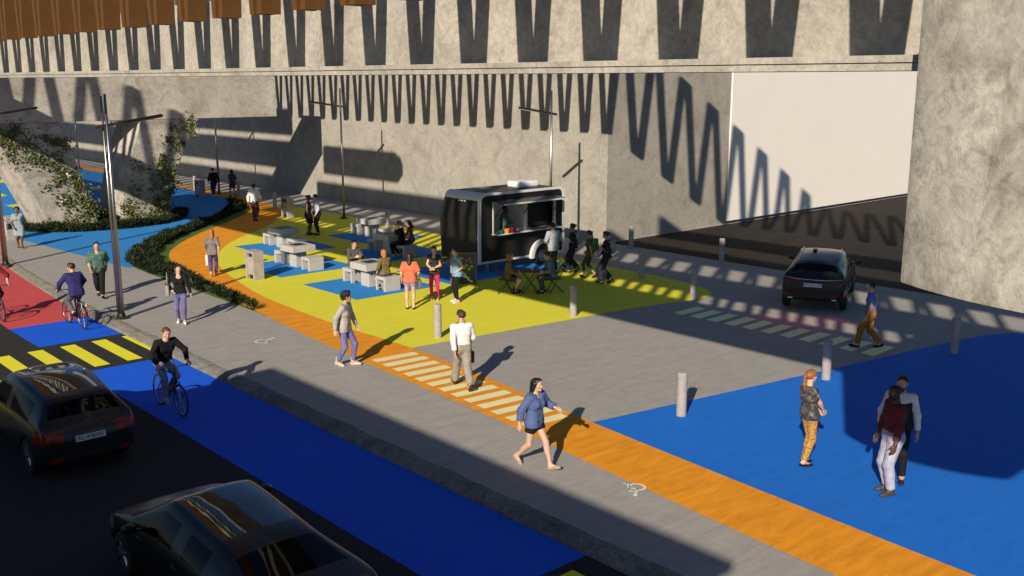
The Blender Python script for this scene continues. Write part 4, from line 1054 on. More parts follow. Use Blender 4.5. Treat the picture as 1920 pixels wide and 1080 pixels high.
# ------------------------------------------------------------------ concrete litter bins
def make_bin(loc, lb, rz=0):
    o = empty('litter_bin', (*loc, 0), R(rz)); tag(o, lb, 'bin', 'concrete litter bins')
    b = MB(); b.box((-.19, -.30, 0), (.19, -.22, 1.0)); b.box((-.19, .22, 0), (.19, .30, 1.0)); b.build('side_panel', M['bin'], o, bevel=.006)
    b = MB(); b.box((-.188, -.22, .92), (.188, .22, .998)); b.build('top', M['bin'], o, bevel=.006)
    b = MB(); b.box((-.16, -.22, .17), (.16, .22, .78)); b.build('front_panel', M['bin'], o, bevel=.006)
    b = MB(); b.box((-.08, -.22, 0.0), (.08, .22, .92)); b.build('liner', M['black'], o)
    return o
make_bin((16.05, 31.0), 'weathered concrete litter bin standing alone at the edge of the orange path', 0)
make_bin((24.95, 44.4), 'concrete litter bin in shade beside the couple')
make_bin((25.6, 55.7), 'shaded concrete litter bin on the edge of the far blue paint')
make_bin((12.45, 46.1), 'concrete litter bin behind the woman in the pale dress')
make_bin((17.6, 50.6), 'concrete litter bin half hidden between the two planted piers')

# ------------------------------------------------------------------ folding table and chairs
fold = plain('dark_painted_metal', (.030, .022, .018), .45, var=.2)
def bar(b, p, q, w=.014): b.tube([p, q], w, 6)
def make_chair(loc, rz, lb):
    o = empty('folding_chair', (*loc, 0), R(rz)); tag(o, lb, 'chair', 'folding chairs at the black table')
    b = MB()
    for k in range(5): b.box((-.20+.084*k, -.20, .44), (-.20+.084*k+.066, .20, .458))
    b.build('seat', fold, o, bevel=.004)
    b = MB(); b.box((-.31, -.20, .80), (-.285, .20, .90)); b.box((-.285, -.20, .66), (-.262, .20, .74)); b.build('backrest', fold, o, bevel=.005)
    for s in (-1, 1):
        b = MB(); bar(b, (-.32, s*.205, .92), (.24, s*.205, 0)); b.build('leg', fold, o, smooth=True)
        b = MB(); bar(b, (.20, s*.178, .44), (-.26, s*.178, 0)); b.build('leg', fold, o, smooth=True)
    b = MB(); bar(b, (.20, -.205, .06), (.20, .205, .06), .010); bar(b, (-.22, -.178, .05), (-.22, .178, .05), .010); b.build('stretcher', fold, o, smooth=True)
make_chair((20.93, 23.48), -38, 'dark folding chair under the ginger haired woman at the black table')
make_chair((22.20, 22.48), 150, 'dark folding chair under the man in the grey blue jacket')
o = empty('folding_table', (21.56, 23.0, 0), R(-40)); tag(o, 'small black folding table between the two folding chairs', 'table')
b = MB(); b.box((-.32, -.34, .715), (.32, .34, .735)); b.build('table_top', fold, o, bevel=.006)
for s in (-1, 1):
    b = MB(); bar(b, (-.26, s*.30, .71), (.26, s*.30, 0)); b.build('leg', fold, o, smooth=True)
    b = MB(); bar(b, (.26, s*.27, .71), (-.26, s*.27, 0)); b.build('leg', fold, o, smooth=True)
b = MB(); bar(b, (.24, -.3, .04), (.24, .3, .04), .009); bar(b, (-.24, -.27, .04), (-.24, .27, .04), .009); b.build('stretcher', fold, o, smooth=True)
b = MB(); b.lathe([(.030, 0), (.042, .10), (.040, .10), (.028, .006)], 14); cp = b.build('paper_cup', M['white_paint'], smooth='auto'); cp.location = (21.60, 22.92, .737); tag(cp, 'white paper cup on the black folding table', 'cup')

# ------------------------------------------------------------------ food truck
TX0, TX1, TY0, TY1, TZ0, TZ1 = 22.25, 26.5, 26.4, 28.55, .35, 2.84
truck = empty('food_truck', (24.4, 27.5, 0)); tag(truck, 'black food truck trailer with white edges, open serving hatch and roof unit', 'food truck')
TO = Vector((24.4, 27.5, 0))
tb = plain('gloss_black_panel', (.013, .0115, .0105), .5, var=.15, spec=.35); tw = plain('trim_white', (.66, .66, .65), .4, var=.04); tin = plain('interior_white', (.82, .81, .78), .6, var=.03)
def tpart(b, name, mats, parent=truck, **k): return part(b, name, mats, parent, TO, **k)
WX0, WX1, WZ0, WZ1 = 22.95, 26.0, 1.40, 2.52
b = MB()   # serving side with window opening
yy = (TY0, TY0+.05)
b.box((TX0+.12, yy[0], TZ0+.06), (WX0, yy[1], TZ1-.05)); b.box((WX1, yy[0], TZ0+.06), (TX1-.06, yy[1], TZ1-.05)); b.box((WX0, yy[0], TZ0+.06), (WX1, yy[1], WZ0)); b.box((WX0, yy[0], WZ1), (WX1, yy[1], TZ1-.05))
b.box((TX0+.40, TY1-.05, TZ0+.05), (TX1-.05, TY1, TZ1-.05)); b.box((TX1-.06, TY0+.05, TZ0+.05), (TX1-.02, TY1-.05, TZ1-.05))
tpart(b, 'body', tb)
b = MB()   # nose: lower face leans out, upper face leans back
pr = [(TX0+.06, TZ0+.04), (TX0-.01, 1.95), (TX0+.26, TZ1-.24), (TX0+.32, TZ1-.24), (TX0+.06, 1.95), (TX0+.14, TZ0+.04)]
b.add([(x, TY0+.06, z) for x, z in pr] + [(x, TY1, z) for x, z in pr], [tuple(range(6)), tuple(range(6, 12))[::-1]] + [(i, (i+1) % 6, 6+(i+1) % 6, 6+i) for i in range(6)])
tpart(b, 'nose_panel', tb)
def rail(path, w=.07): 
    b = MB(); b.tube(path, w, 4); return b
def frame_side(y0, y1):
    """white edge frame of a side, rounded at the top corners"""
    prof_o = [(TX0+.02, TZ0)]; n = 6; r = .24
    cxl, cxr, cz = TX0+.03+r, TX1-r, TZ1-r
    prof_o = [(TX1, TZ0), *[(cxr + r*math.cos(a), cz + r*math.sin(a)) for a in [math.pi/2*i/n for i in range(n+1)]], *[(cxl + r*math.cos(a), cz + r*math.sin(a)) for a in [math.pi/2 + math.pi/2*i/n for i in range(n+1)]], (TX0+.02, 1.80), (TX0+.02, TZ0)]
    c = Vector(((TX0+TX1)/2, 1.6)); prof_i = []
    wdt = .105
    for (x, z) in prof_o: prof_i.append((min(max(x, TX0+.0), TX1) + (wdt if x < c.x else -wdt)*(1 if x < TX0+.45 or x > TX1-.25 else .4), z + (.075 if z < 1 else (-.085 if z > 2.3 else 0))))
    k = len(prof_o); vs = []
    for y in (y0, y1): vs += [(x, y, z) for x, z in prof_o] + [(x, y, z) for x, z in prof_i]
    fs = []
    for i in range(k):
        j = (i+1) % k
        fs += [(i, j, k+j, k+i), (2*k+i, 3*k+i, 3*k+j, 2*k+j), (i, 2*k+i, 2*k+j, j), (k+i, k+j, 3*k+j, 3*k+i)]
    b = MB(); b.add(vs, fs); return b
tpart(frame_side(TY0-.03, TY0+.06), 'edge_trim', tw, bevel=.008)
b = MB()   # roof: white band over the nose, black deck
pr = [(TX0+.26, TZ1-.30), (TX0+.20, TZ1-.20), (TX0+.26, TZ1-.09), (TX0+.40, TZ1-.01), (TX0+.52, TZ1-.012), (TX0+.52, TZ1-.07), (TX0+.34, TZ1-.10), (TX0+.32, TZ1-.30)]
n = len(pr); b.add([(x, TY0+.06, z) for x, z in pr] + [(x, TY1-.06, z) for x, z in pr], [tuple(range(n)), tuple(range(n, 2*n))[::-1]] + [(i, (i+1) % n, n+(i+1) % n, n+i) for i in range(n)])
tpart(b, 'nose_trim', tw, smooth='auto')
b = MB(); b.box((TX0+.52, TY0+.06, TZ1-.08), (TX1-.2, TY1-.06, TZ1-.03)); b.box((TX1-.2, TY0+.06, TZ1-.14), (TX1-.04, TY1-.06, TZ1-.09))
tpart(b, 'roof', plain('roof_dark', (.05, .043, .037), .6, var=.15, scale=3))
b = MB(); b.box((24.9, 27.15, TZ1-.03), (25.9, 27.85, TZ1+.20)); ac = tpart(b, 'roof_unit', plain('roof_unit_white', (.80, .80, .79), .4, var=.02), bevel=.07, seg=3, smooth=True)
b = MB(); b.box((25.905, 27.25, TZ1+.02), (25.915, 27.75, TZ1+.14)); tpart(b, 'roof_unit_grille', M['dark_metal'])
b = MB(); b.add([(23.1, 27.2, TZ1-.029), (23.75, 27.2, TZ1-.029), (23.75, 27.85, TZ1-.029), (23.1, 27.85, TZ1-.029), (23.2, 27.3, TZ1+.06), (23.65, 27.3, TZ1+.06), (23.65, 27.75, TZ1+.06), (23.2, 27.75, TZ1+.06)], [(4, 5, 6, 7), (0, 1, 5, 4), (1, 2, 6, 5), (2, 3, 7, 6), (3, 0, 4, 7)])
tpart(b, 'roof_hatch', M['steel'])
b = MB(); b.box((TX0+.35, TY0+.06, TZ0+.12), (TX1-.08, TY1-.06, TZ0+.17)); tpart(b, 'floor', tin)
b = MB(); b.box((TX0+.54, TY0+.07, TZ1-.105), (TX1-.22, TY1-.10, TZ1-.085)); tpart(b, 'ceiling', tin)
b = MB(); b.box((TX0+.42, TY0+1.25, TZ0+.17), (24.75, TY0+1.30, TZ1-.11)); b.box((TX0+.42, TY0+.06, TZ0+.17), (TX0+.46, TY0+1.25, TZ1-.3)); b.box((24.72, TY0+.35, TZ0+.17), (24.78, TY0+1.25, TZ1-.11)); tpart(b, 'interior_wall', tin)
b = MB(); b.box((24.80, TY0+.30, TZ0+.17), (26.0, TY0+.34, TZ1-.09)); tpart(b, 'interior_panel', tb)
b = MB()
for x0, x1 in ((WX0-.03, WX0+.03), (WX1-.03, WX1+.05), (24.44, 24.60)): b.box((x0, TY0-.012, WZ0), (x1, TY0+.07, WZ1))
b.box((WX0+.03, TY0-.011, WZ1-.03), (WX1-.03, TY0+.069, WZ1+.02)); tpart(b, 'window_frame', tw, bevel=.004)
b = MB(); b.box((WX0-.06, TY0-.30, WZ0-.055), (WX1+.10, TY0+.25, WZ0-.012)); tpart(b, 'counter', plain('counter_white', (.62, .61, .58), .35, var=.03), bevel=.012)
b = MB(); q = [(TY0-.012, WZ1+.03), (TY0-.62, WZ1-.03), (TY0-.62, WZ1-.055), (TY0-.012, WZ1+.0)]
b.add([(WX0-.02, y, z) for y, z in q] + [(WX1+.05, y, z) for y, z in q], [(0, 1, 2, 3), (7, 6, 5, 4), (0, 4, 5, 1), (1, 5, 6, 2), (2, 6, 7, 3), (3, 7, 4, 0)])
fl = tpart(b, 'hatch_flap', plain('flap_grey', (.13, .11, .10), .45, var=.1))
b = MB(); b.box((WX0-.03, TY0-.645, WZ1-.065), (WX1+.06, TY0-.62, WZ1-.02)); tpart(b, 'flap_edge', tw)
for x in (WX0+.10, 24.40, 24.66, WX1-.06):
    b = MB(); b.tube([(x, TY0-.02, WZ1-.55), (x, TY0-.30, WZ1-.22)], .016, 8); b.tube([(x, TY0-.30, WZ1-.22), (x, TY0-.52, WZ1-.05)], .008, 6); tpart(b, 'gas_strut', M['black'], smooth=True)
for x in (24.55, WX1-.08):
    b = MB(); b.tube([(x, TY0-.01, WZ0+.24), (x, TY0-.26, WZ0-.01)], .008, 6); tpart(b, 'counter_brace', M['chrome'], smooth=True)
WCX = 25.28
b = MB(); n = 20; vs = []
for i in range(n+1):
    a = math.pi*(-.03 + 1.06*i/n)
    for rr_, y in ((.60, TY0-.02), (.60, TY0-.16), (.46, TY0-.18), (.46, TY0-.02)): vs.append((WCX + rr_*math.cos(a), y, .36 + rr_*math.sin(a)))
b.add(vs, [(4*i+k, 4*i+(k+1) % 4, 4*i+4+(k+1) % 4, 4*i+4+k) for i in range(n) for k in range(4)] + [(0, 1, 2, 3), (4*n+3, 4*n+2, 4*n+1, 4*n)]); tpart(b, 'wheel_arch', tw, smooth='auto')
b = MB(); b.lathe([(.44, -.02), (.44, .005)], 32, 0, Matrix.Translation((WCX, TY0-.012, .40)) @ Matrix.Rotation(R(90), 4, 'X')); tpart(b, 'arch_liner', M['black'])
def wheel_mb(r, w): 
    b = MB(); b.lathe([(r*.62, -w/2), (r*.90, -w/2), (r*.985, -w*.36), (r, -w*.2), (r, w*.2), (r*.985, w*.36), (r*.90, w/2), (r*.62, w/2)], 36, close=False); return b
b = wheel_mb(.36, .2); b.v = [tuple(Matrix.Translation((WCX, TY0-.02, .36)) @ Matrix.Rotation(R(90), 4, 'X') @ Vector(p)) for p in b.v]; tw_ = tpart(b, 'wheel', M['rubber'], smooth='auto')
b = MB(); b.lathe([(.02, .05), (.10, .05), (.13, .02), (.22, .0), (.235, .03), (.23, -.05)], 30, 0, Matrix.Translation((WCX, TY0-.04, .36)) @ Matrix.Rotation(R(90), 4, 'X')); tpart(b, 'rim', plain('truck_rim', (.30, .29, .26), .5), tw_, smooth='auto')
for y, z in ((27.36, 2.52), (27.52, 2.52), (27.66, 2.52)):
    b = MB(); b.box((TX0+.19, y-.035, z-.022), (TX0+.22, y+.035, z+.022)); tpart(b, 'marker_light', plain('clear_lens', (.75, .75, .72), .2, var=.02), bevel=.005)
b = MB(); b.tube([(TX0+.2, 27.0, .42), (21.3, 27.45, .45)], .035, 6); b.tube([(TX0+.2, 27.95, .42), (21.3, 27.5, .45)], .035, 6); b.tube([(21.45, 27.475, .0), (21.45, 27.475, .6)], .03, 8); tpart(b, 'tow_bar', M['steel'], smooth='auto')
for sx in (TX0+.5, TX1-.4):
    b = MB(); b.box((sx, TY0+.1, .02), (sx+.08, TY0+.18, TZ0+.1)); tpart(b, 'support_leg', M['steel'])
def mug(loc, c, lb):
    o = empty('enamel_mug', loc); tag(o, lb, 'mug', 'coloured mugs on the truck counter')
    m = plain('enamel', c, .25, var=.04); b = MB(); b.lathe([(.085, 0), (.105, .03), (.108, .14), (.112, .15), (.10, .15), (.095, .03), (.02, .02)], 22); b.build('cup', m, o, smooth='auto')
    b = MB(); b.tube([(.10, 0, .12), (.16, 0, .11), (.165, 0, .06), (.10, 0, .04)], .012, 6); b.build('handle', m, o, smooth=True)
mug((23.10, 26.20, 1.39), (.01, .25, .27), 'teal mug on the truck counter'); mug((23.42, 26.20, 1.39), (.70, .27, .03), 'orange mug on the truck counter'); mug((23.72, 26.22, 1.39), (.35, .018, .02), 'red mug on the truck counter')

# chalkboard with coloured drawings
cb = empty('chalkboard', (20.78, 25.42, 0), R(-42)); tag(cb, 'standing chalkboard with colourful chalk flowers in front of the food truck', 'sign')
Mt = Matrix.Rotation(R(10), 4, 'X')
b = MB(); b.box((-.40, -.01, .06), (.40, .01, 1.10), M=Mt); b.build('board', plain('chalkboard_slate', (.035, .060, .065), .75, var=.25, scale=5), cb)
b = MB()
for q in (((-.44, -.018, 0), (-.40, .018, 1.14)), ((.40, -.018, 0), (.44, .018, 1.14)), ((-.40, -.018, 1.10), (.40, .018, 1.14)), ((-.40, -.018, .03), (.40, .018, .06))): b.box(*q, M=Mt)
b.build('board_frame', plain('frame_wood', (.16, .10, .065), .6, var=.2), cb)
def chalk(pts, w, c):
    b = MB()
    for i in range(len(pts)-1):
        p, q = Vector((pts[i][0], -.012, pts[i][1])), Vector((pts[i+1][0], -.012, pts[i+1][1])); d = (q-p).normalized(); nn = Vector((-d.z, 0, d.x))*w
        b.add([Mt @ (p-nn), Mt @ (q-nn), Mt @ (q+nn), Mt @ (p+nn)], [(0, 1, 2, 3)])
    b.v = [(x, y-.0004*(i//4), z) for i, (x, y, z) in enumerate(b.v)]
    b.build('chalk_drawing', plain('chalk', c, .9, var=.15, scale=40), cb, recalc=False)
rr = random.Random(4)
chalk([(-.28, .52), (-.10, .50), (-.02, .40), (-.12, .34), (.10, .30), (.16, .18), (.30, .10)], .030, (.55, .58, .56))
chalk([(-.05, .46), (.08, .36), (.02, .27), (.20, .24)], .022, (.50, .54, .55))
for cx_, cz_, c in ((.02, .60, (.42, .42, .06)), (.20, .56, (.48, .46, .05)), (.28, .66, (.38, .40, .08)), (.10, .68, (.40, .38, .05)), (.12, .86, (.38, .08, .16)), (.22, .92, (.36, .10, .22)), (-.04, .94, (.42, .20, .12)), (-.14, .80, (.10, .30, .30)), (.26, .80, (.08, .26, .28)), (-.26, .74, (.35, .16, .10))):
    chalk([(cx_+.055*math.cos(a*2.4)*rr.uniform(.6, 1.2), cz_+.055*math.sin(a*2.4)*rr.uniform(.6, 1.2)) for a in range(7)], .011, c)
# ------------------------------------------------------------------ cars
def eval_mesh(o):
    dg = bpy.context.evaluated_depsgraph_get(); dg.update()
    return bpy.data.meshes.new_from_object(o.evaluated_get(dg))
paint_black = plain('car_paint_black', (.006, .006, .007), .18, var=.1, coat=1.0)
paint_grey = plain('car_paint_dark', (.013, .0145, .0145), .35, var=.1, coat=1.0)
win_glass = glass('car_glass', (.16, .165, .16), 1.38)
roof_glass = plain('roof_glass', (.004, .004, .004), .05, var=.02, coat=1.0)
for q in (paint_black, paint_grey): q.node_tree.nodes['Principled BSDF'].inputs['Coat Weight'].default_value = .2; q.node_tree.nodes['Principled BSDF'].inputs['Roughness'].default_value = .3
for q in (roof_glass,): q.node_tree.nodes['Principled BSDF'].inputs['Coat IOR'].default_value = 1.75
tail_red = emit('tail_lamp_red', (.17, .008, .008), .02); tail_lit = emit('brake_lamp_red', (.10, .005, .006), .03); head_lens = plain('headlamp_lens', (.22, .23, .24), .1, var=.1, coat=1.0)
alloy = plain('alloy', (.42, .42, .43), .3, .9, .05)
def text_obj(txt, size, mat, name, parent, loc, rot):
    cu = bpy.data.curves.new('txt', 'FONT'); cu.body = txt; cu.size = size; cu.align_x = 'CENTER'; cu.align_y = 'CENTER'; cu.extrude = .001
    t = bpy.data.objects.new('txt', cu); COL.objects.link(t); me = eval_mesh(t); bpy.data.objects.remove(t); bpy.data.curves.remove(cu)
    me.materials.clear(); me.materials.append(mat)
    o = link_mesh(name, me, parent); o.location = loc; o.rotation_euler = rot; return o
def make_car(name, st, W, loc, head, z, label, paint, wheels, plate, lit=False, roofg=False, regions=(), wr=.32, mirror=(.72, .98), seats=True, stretch=0.0, zs=1.0, ca=.095, px_=-.25):
    """st rows: x, half width, bottom, belt, top, roof half width; rear first. Body = one lofted, subdivided skin cut into parts"""
    par = [r for r in st if r[4] > 1.3]; zm = max(r[4] for r in par)
    st = [(x, hw, zb, zl, (zm - ca*(x-px_)**2 if zt > 1.3 else zt), (wt if zt <= 1.3 else wtop - .018*(x+.35)**2)) for x, hw, zb, zl, zt, wt in st for wtop in [max(r[5] for r in par)]]
    st = [(x + (stretch if x < -.5 else 0), hw, zb, zl, zt*zs if zt > 1.2 else zt, wt) for x, hw, zb, zl, zt, wt in st]
    root = empty(name, (loc[0], loc[1], z), R(head)); tag(root, label, 'car')
    rows = []
    for x, hw, zb, zbelt, zt, wt in st:
        h = zt - zbelt
        rows.append([(x, 0, zb), (x, hw*.78, zb), (x, hw*.965, zb+.10), (x, hw, zb+(zbelt-zb)*.58), (x, hw*.955, zbelt), (x, wt+.045 if h > .15 else hw*.90, zt-.10 if h > .15 else zbelt+h*.45), (x, wt-.02 if h > .15 else hw*.80, zt-.035 if h > .15 else zbelt+h*.75), (x, wt*.55, zt-.006), (x, 0, zt)])
    m = 9; vs = []
    for r in rows: vs += r + [(x, -y, zz) for x, y, zz in r[1:-1][::-1]]
    n = 16
    fs, mi = [], []
    segs = list(range(8)) + list(range(7, -1, -1))
    for i in range(len(rows)-1):
        for k in range(n):
            fs.append((i*n+k, i*n+(k+1) % n, (i+1)*n+(k+1) % n, (i+1)*n+k)); sg = segs[k]
            x0, x1 = st[i][0], st[i+1][0]; mat = 0
            if sg in (0, 1): mat = 1
            for (a, bb, sgs, mt) in wheels['glass']:
                if a <= (x0+x1)/2 <= bb and sg in sgs: mat = mt
            mi.append(mat)
    for e in (0, len(rows)-1):
        o_ = e*n
        for k in range(8):
            a, b_, c, d = o_+k, o_+k+1, o_+(n-k-1) % n, o_+(n-k) % n
            f = [a, b_, c, d]; f = list(dict.fromkeys(f))
            if len(f) >= 3: fs.append(tuple(f)); mi.append(1 if k < 2 else 0)
    me = bpy.data.meshes.new('shell'); me.from_pydata(vs, [], fs)
    mats = [paint, M['black'], win_glass, roof_glass, tail_lit if lit else tail_red, head_lens]
    for q in mats: me.materials.append(q)
    me.polygons.foreach_set('material_index', mi)
    bm = bmesh.new(); bm.from_mesh(me); bmesh.ops.recalc_face_normals(bm, faces=bm.faces); bm.to_mesh(me); bm.free()
    o = bpy.data.objects.new('shell', me); COL.objects.link(o)
    md = o.modifiers.new('s', 'SUBSURF'); md.levels = 3; md.render_levels = 3
    cut = MB()
    for x in wheels['x']:
        for s in (-1, 1): cut.lathe([(wr+.055, -.02), (wr+.055, .45)], 40, 1, Matrix.Translation((x, s*(W-.26), wr)) @ Matrix.Rotation(R(-90*s), 4, 'X'))
    cme = cut.mesh('cut', mats); co = bpy.data.objects.new('cut', cme); COL.objects.link(co)
    bo = o.modifiers.new('b', 'BOOLEAN'); bo.operation = 'DIFFERENCE'; bo.object = co; bo.solver = 'EXACT'
    full = eval_mesh(o); bpy.data.objects.remove(o); bpy.data.objects.remove(co)
    bm = bmesh.new(); bm.from_mesh(full); bm.normal_update()
    names = {0: 'body', 1: 'lower_trim', 2: 'window_glass', 3: 'roof_panel', 4: 'tail_light', 5: 'headlight'}
    grp = {}
    for f in bm.faces:
        c = f.calc_center_median(); key = names.get(f.material_index, 'body')
        if f.material_index == 2: key = 'rear_window' if c.x < wheels['rw'] else ('windscreen' if c.x > wheels['ws'] and abs(c.y) < W*.66 and f.normal.z > .3 else 'side_window')
        if f.material_index in (0, 1):
            for (kx, mt, fn) in regions:
                if fn(c): key = kx; f.material_index = mt; break
        sd = '' if key in ('body', 'lower_trim', 'rear_window', 'windscreen', 'roof_panel', 'grille') else ('L' if c.y > 0 else 'R')
        f.tag = False; grp.setdefault((key, sd), []).append(f.index)
    for (key, sd), ids in grp.items():
        ids = set(ids); nb_ = bm.copy(); nb_.faces.ensure_lookup_table()
        nb_.normal_update(); bad = {v.index for v in nb_.verts if any(e.is_manifold and e.calc_face_angle(0) > R(40) for e in v.link_edges)}; nb_.verts.ensure_lookup_table()
        lay = nb_.verts.layers.float_vector.new('keepn')
        for v in nb_.verts: v[lay] = (0, 0, 0) if v.index in bad else v.normal
        bmesh.ops.delete(nb_, geom=[f for f in nb_.faces if f.index not in ids], context='FACES')
        keep = [Vector(v[lay]) for v in nb_.verts]
        if key in ('tail_light', 'headlight'):
            nb_.normal_update()
            for v in nb_.verts: v.co += v.normal*.008
        pm = bpy.data.meshes.new(key); nb_.to_mesh(pm); nb_.free()
        for q in mats: pm.materials.append(q) if len(pm.materials) < len(mats) else None
        has_n = key in ('body', 'roof_panel', 'rear_window', 'windscreen', 'side_window', 'lower_trim')
        pm.polygons.foreach_set('use_smooth', [True]*len(pm.polygons))
        if has_n: pm.normals_split_custom_set_from_vertices(keep)
        link_mesh(key, pm, root)
    bm.free()
    for x in wheels['x']:
        for s in (-1, 1):
            b = wheel_mb(wr, .20); Mw = Matrix.Translation((x, s*(W-.12), wr)) @ Matrix.Rotation(R(-90*s), 4, 'X'); b.v = [tuple(Mw @ Vector(p)) for p in b.v]
            wh = b.build('wheel', M['rubber'], root, smooth='auto')
            b = MB(); b.lathe([(wr*.60, .085), (wr*.66, .09), (wr*.64, -.06), (wr*.2, -.07)], 32, 0, Mw, close=False)
            for k in range(5):
                a = 2*math.pi*k/5
                for da in (-.20, .20):
                    p0 = Vector((.05*math.cos(a), .05*math.sin(a), .07)); p1 = Vector((wr*.62*math.cos(a+da), wr*.62*math.sin(a+da), .075))
                    b.tube([Mw @ p0, Mw @ p1], [.024, .020], 5)
            b.lathe([(.055, .05), (.05, .085), (.0, .088)], 12, 0, Mw); b.build('rim', alloy, wh, smooth='auto')
    for s in (-1, 1):
        b = MB(); b.lathe([(.0, -.05), (.06, -.045), (.085, 0), (.075, .045), (.0, .055)], 14, 0, Matrix.Translation((mirror[0], s*(W+.10), mirror[1])) @ Matrix.Rotation(R(90), 4, 'Y') @ Matrix.Diagonal((.8, 1.25, 1, 1)))
        b.tube([(mirror[0], s*(W-.06), mirror[1]-.05), (mirror[0], s*(W+.06), mirror[1]-.03)], .022, 6); b.build('mirror', paint, root, smooth='auto')
        for hx in wheels['handles']:
            b = MB(); b.tube([(hx-.09, s*(W+.006), wheels['hz']), (hx, s*(W+.022), wheels['hz']+.006), (hx+.09, s*(W+.006), wheels['hz']+.01)], .012, 6); b.build('door_handle', paint, root, smooth=True)
    if seats:
        sm = plain('seat_dark', wheels.get('seatc', (.045, .045, .047)), .8)
        for sx in (.05, -.80):
            for s in (-1, 1):
                b = MB(); b.box((sx-.10, s*.37-.24, .42), (sx+.42, s*.37+.24, .56)); b.box((sx-.24, s*.37-.23, .50), (sx-.08, s*.37+.23, 1.05)); b.box((sx-.24, s*.37-.13, 1.07), (sx-.14, s*.37+.13, 1.24)); b.build('car_seat', sm, root, bevel=.04, seg=2, smooth=True)
        b = MB(); b.box((.66, -.62, .60), (.98, .62, .86)); b.build('dashboard', M['black'], root, bevel=.05, smooth=True)
        b = MB(); b.ring((.50, .37, .88), (1, 0, .45), .17, .014, 28, 6); b.build('steering_wheel', M['black'], root, smooth=True)
    if plate:
        px, pz, tilt, txt = plate
        b = MB(); b.box((-.008, -.26, -.055), (.0, .26, .055)); pl = b.build('number_plate', plain('plate_white', (.62, .63, .66), .4, var=.02), root, bevel=.004); pl.location = (px, 0, pz); pl.rotation_euler = (0, R(tilt), 0)
        text_obj(txt, .098, M['black'], 'plate_text', pl, (-.0105, 0, 0), (R(90), 0, R(-90)))
    return root
# hatchback seen from behind, left
HB = [(-2.06, .66, .36, .60, .66, .42), (-2.03, .78, .27, .80, .86, .55), (-1.93, .84, .24, .93, .99, .62), (-1.86, .865, .22, .97, 1.03, .66), (-1.60, .875, .20, .975, 1.36, .60), (-1.46, .88, .20, .975, 1.41, .60),
      (-.70, .885, .19, .96, 1.46, .60), (-.30, .885, .19, .95, 1.475, .60), (-.22, .885, .19, .95, 1.475, .60), (.30, .885, .19, .94, 1.44, .60), (.42, .885, .19, .93, 1.41, .60), (1.12, .88, .20, .90, .97, .62), (1.25, .88, .20, .88, .93, .62), (1.72, .86, .21, .76, .84, .58), (1.95, .79, .23, .62, .70, .52), (2.05, .64, .30, .50, .54, .42)]
HBW = dict(x=(-1.28, 1.30), glass=[(-1.88, -1.58, (6, 7), 2), (-1.48, -.32, (4,), 2), (-.21, 1.0, (4,), 2), (.36, 1.2, (6, 7), 2), (-1.48, .36, (6, 7), 3)], rw=-1.55, ws=.38, handles=(-.42, .62), hz=.82)
TL = lambda c: c.x < -1.66 and .70 < c.z < .90 and abs(c.y) > .44
make_car('hatchback_car', HB, .885, (5.65, 19.37), 90, ROAD_Z, 'dark hatchback seen from behind on the shaded street, plate KL-478-MS', paint_grey, HBW, (-2.055, .70, 12, 'KL-478-MS'), roofg=True, zs=1.03,
         regions=[('tail_light', 4, TL), ('headlight', 5, lambda c: c.x > 1.62 and .58 < c.z < .74 and abs(c.y) > .42), ('grille', 1, lambda c: c.x > 1.92 and abs(c.y) < .4 and .32 < c.z < .56), ('rear_reflector', 4, lambda c: c.x < -1.85 and .33 < c.z < .41 and .5 < abs(c.y) < .72)])
# black saloon, front bottom
SD_ = [(-2.28, .64, .36, .66, .72, .42), (-2.24, .78, .28, .86, .92, .58), (-2.1, .85, .24, .96, 1.01, .64), (-1.78, .88, .21, .97, 1.05, .64), (-.95, .90, .20, .96, 1.34, .56), (-.80, .90, .19, .96, 1.38, .56),
       (-.34, .905, .18, .95, 1.43, .58), (-.24, .905, .18, .95, 1.435, .58), (.22, .905, .18, .94, 1.42, .58), (.36, .905, .18, .93, 1.39, .575), (1.16, .90, .20, .90, .97, .64), (1.30, .90, .20, .89, .94, .64), (1.85, .88, .21, .77, .83, .60), (2.12, .81, .23, .63, .70, .52), (2.26, .66, .30, .50, .54, .42)]
SDW = dict(x=(-1.72, 1.42), glass=[(-2.2, -1.24, (6, 7), 2), (-1.17, -.33, (4,), 2), (-.25, 1.05, (4,), 2), (.30, 1.22, (6, 7), 2), (-1.21, .30, (6, 7), 3)], rw=-1.2, ws=.34, handles=(-.45, .62), hz=.84)
make_car('saloon_car', SD_, .905, (5.48, 11.83), 90, ROAD_Z, 'glossy black saloon car at the bottom edge reflecting the striped bridge in its roof', paint_black, SDW, None, stretch=-.35, ca=.088, px_=.45,
         regions=[('tail_light', 4, lambda c: c.x < -1.95 and .74 < c.z < .90 and abs(c.y) > .42), ('headlight', 5, lambda c: c.x > 1.72 and .60 < c.z < .76 and abs(c.y) > .42), ('grille', 1, lambda c: c.x > 2.05 and abs(c.y) < .42 and .32 < c.z < .60)])
person((5.10, 11.78), 90, 'driver in pink shirt at the wheel of the black saloon', 1.70, 'f', PALE, ('short', DBR), sit(.44, lean=-12, feet=((.70, .10, .16, -20), (.66, -.10, .16, -20)), hands=((.40, .14, .86), (.40, -.14, .86))), dict(c=fab((.50, .24, .38)), o=.016), dict(c=BLACK), ((.02, .02, .02), 'shoe'), z0=ROAD_Z+.04)
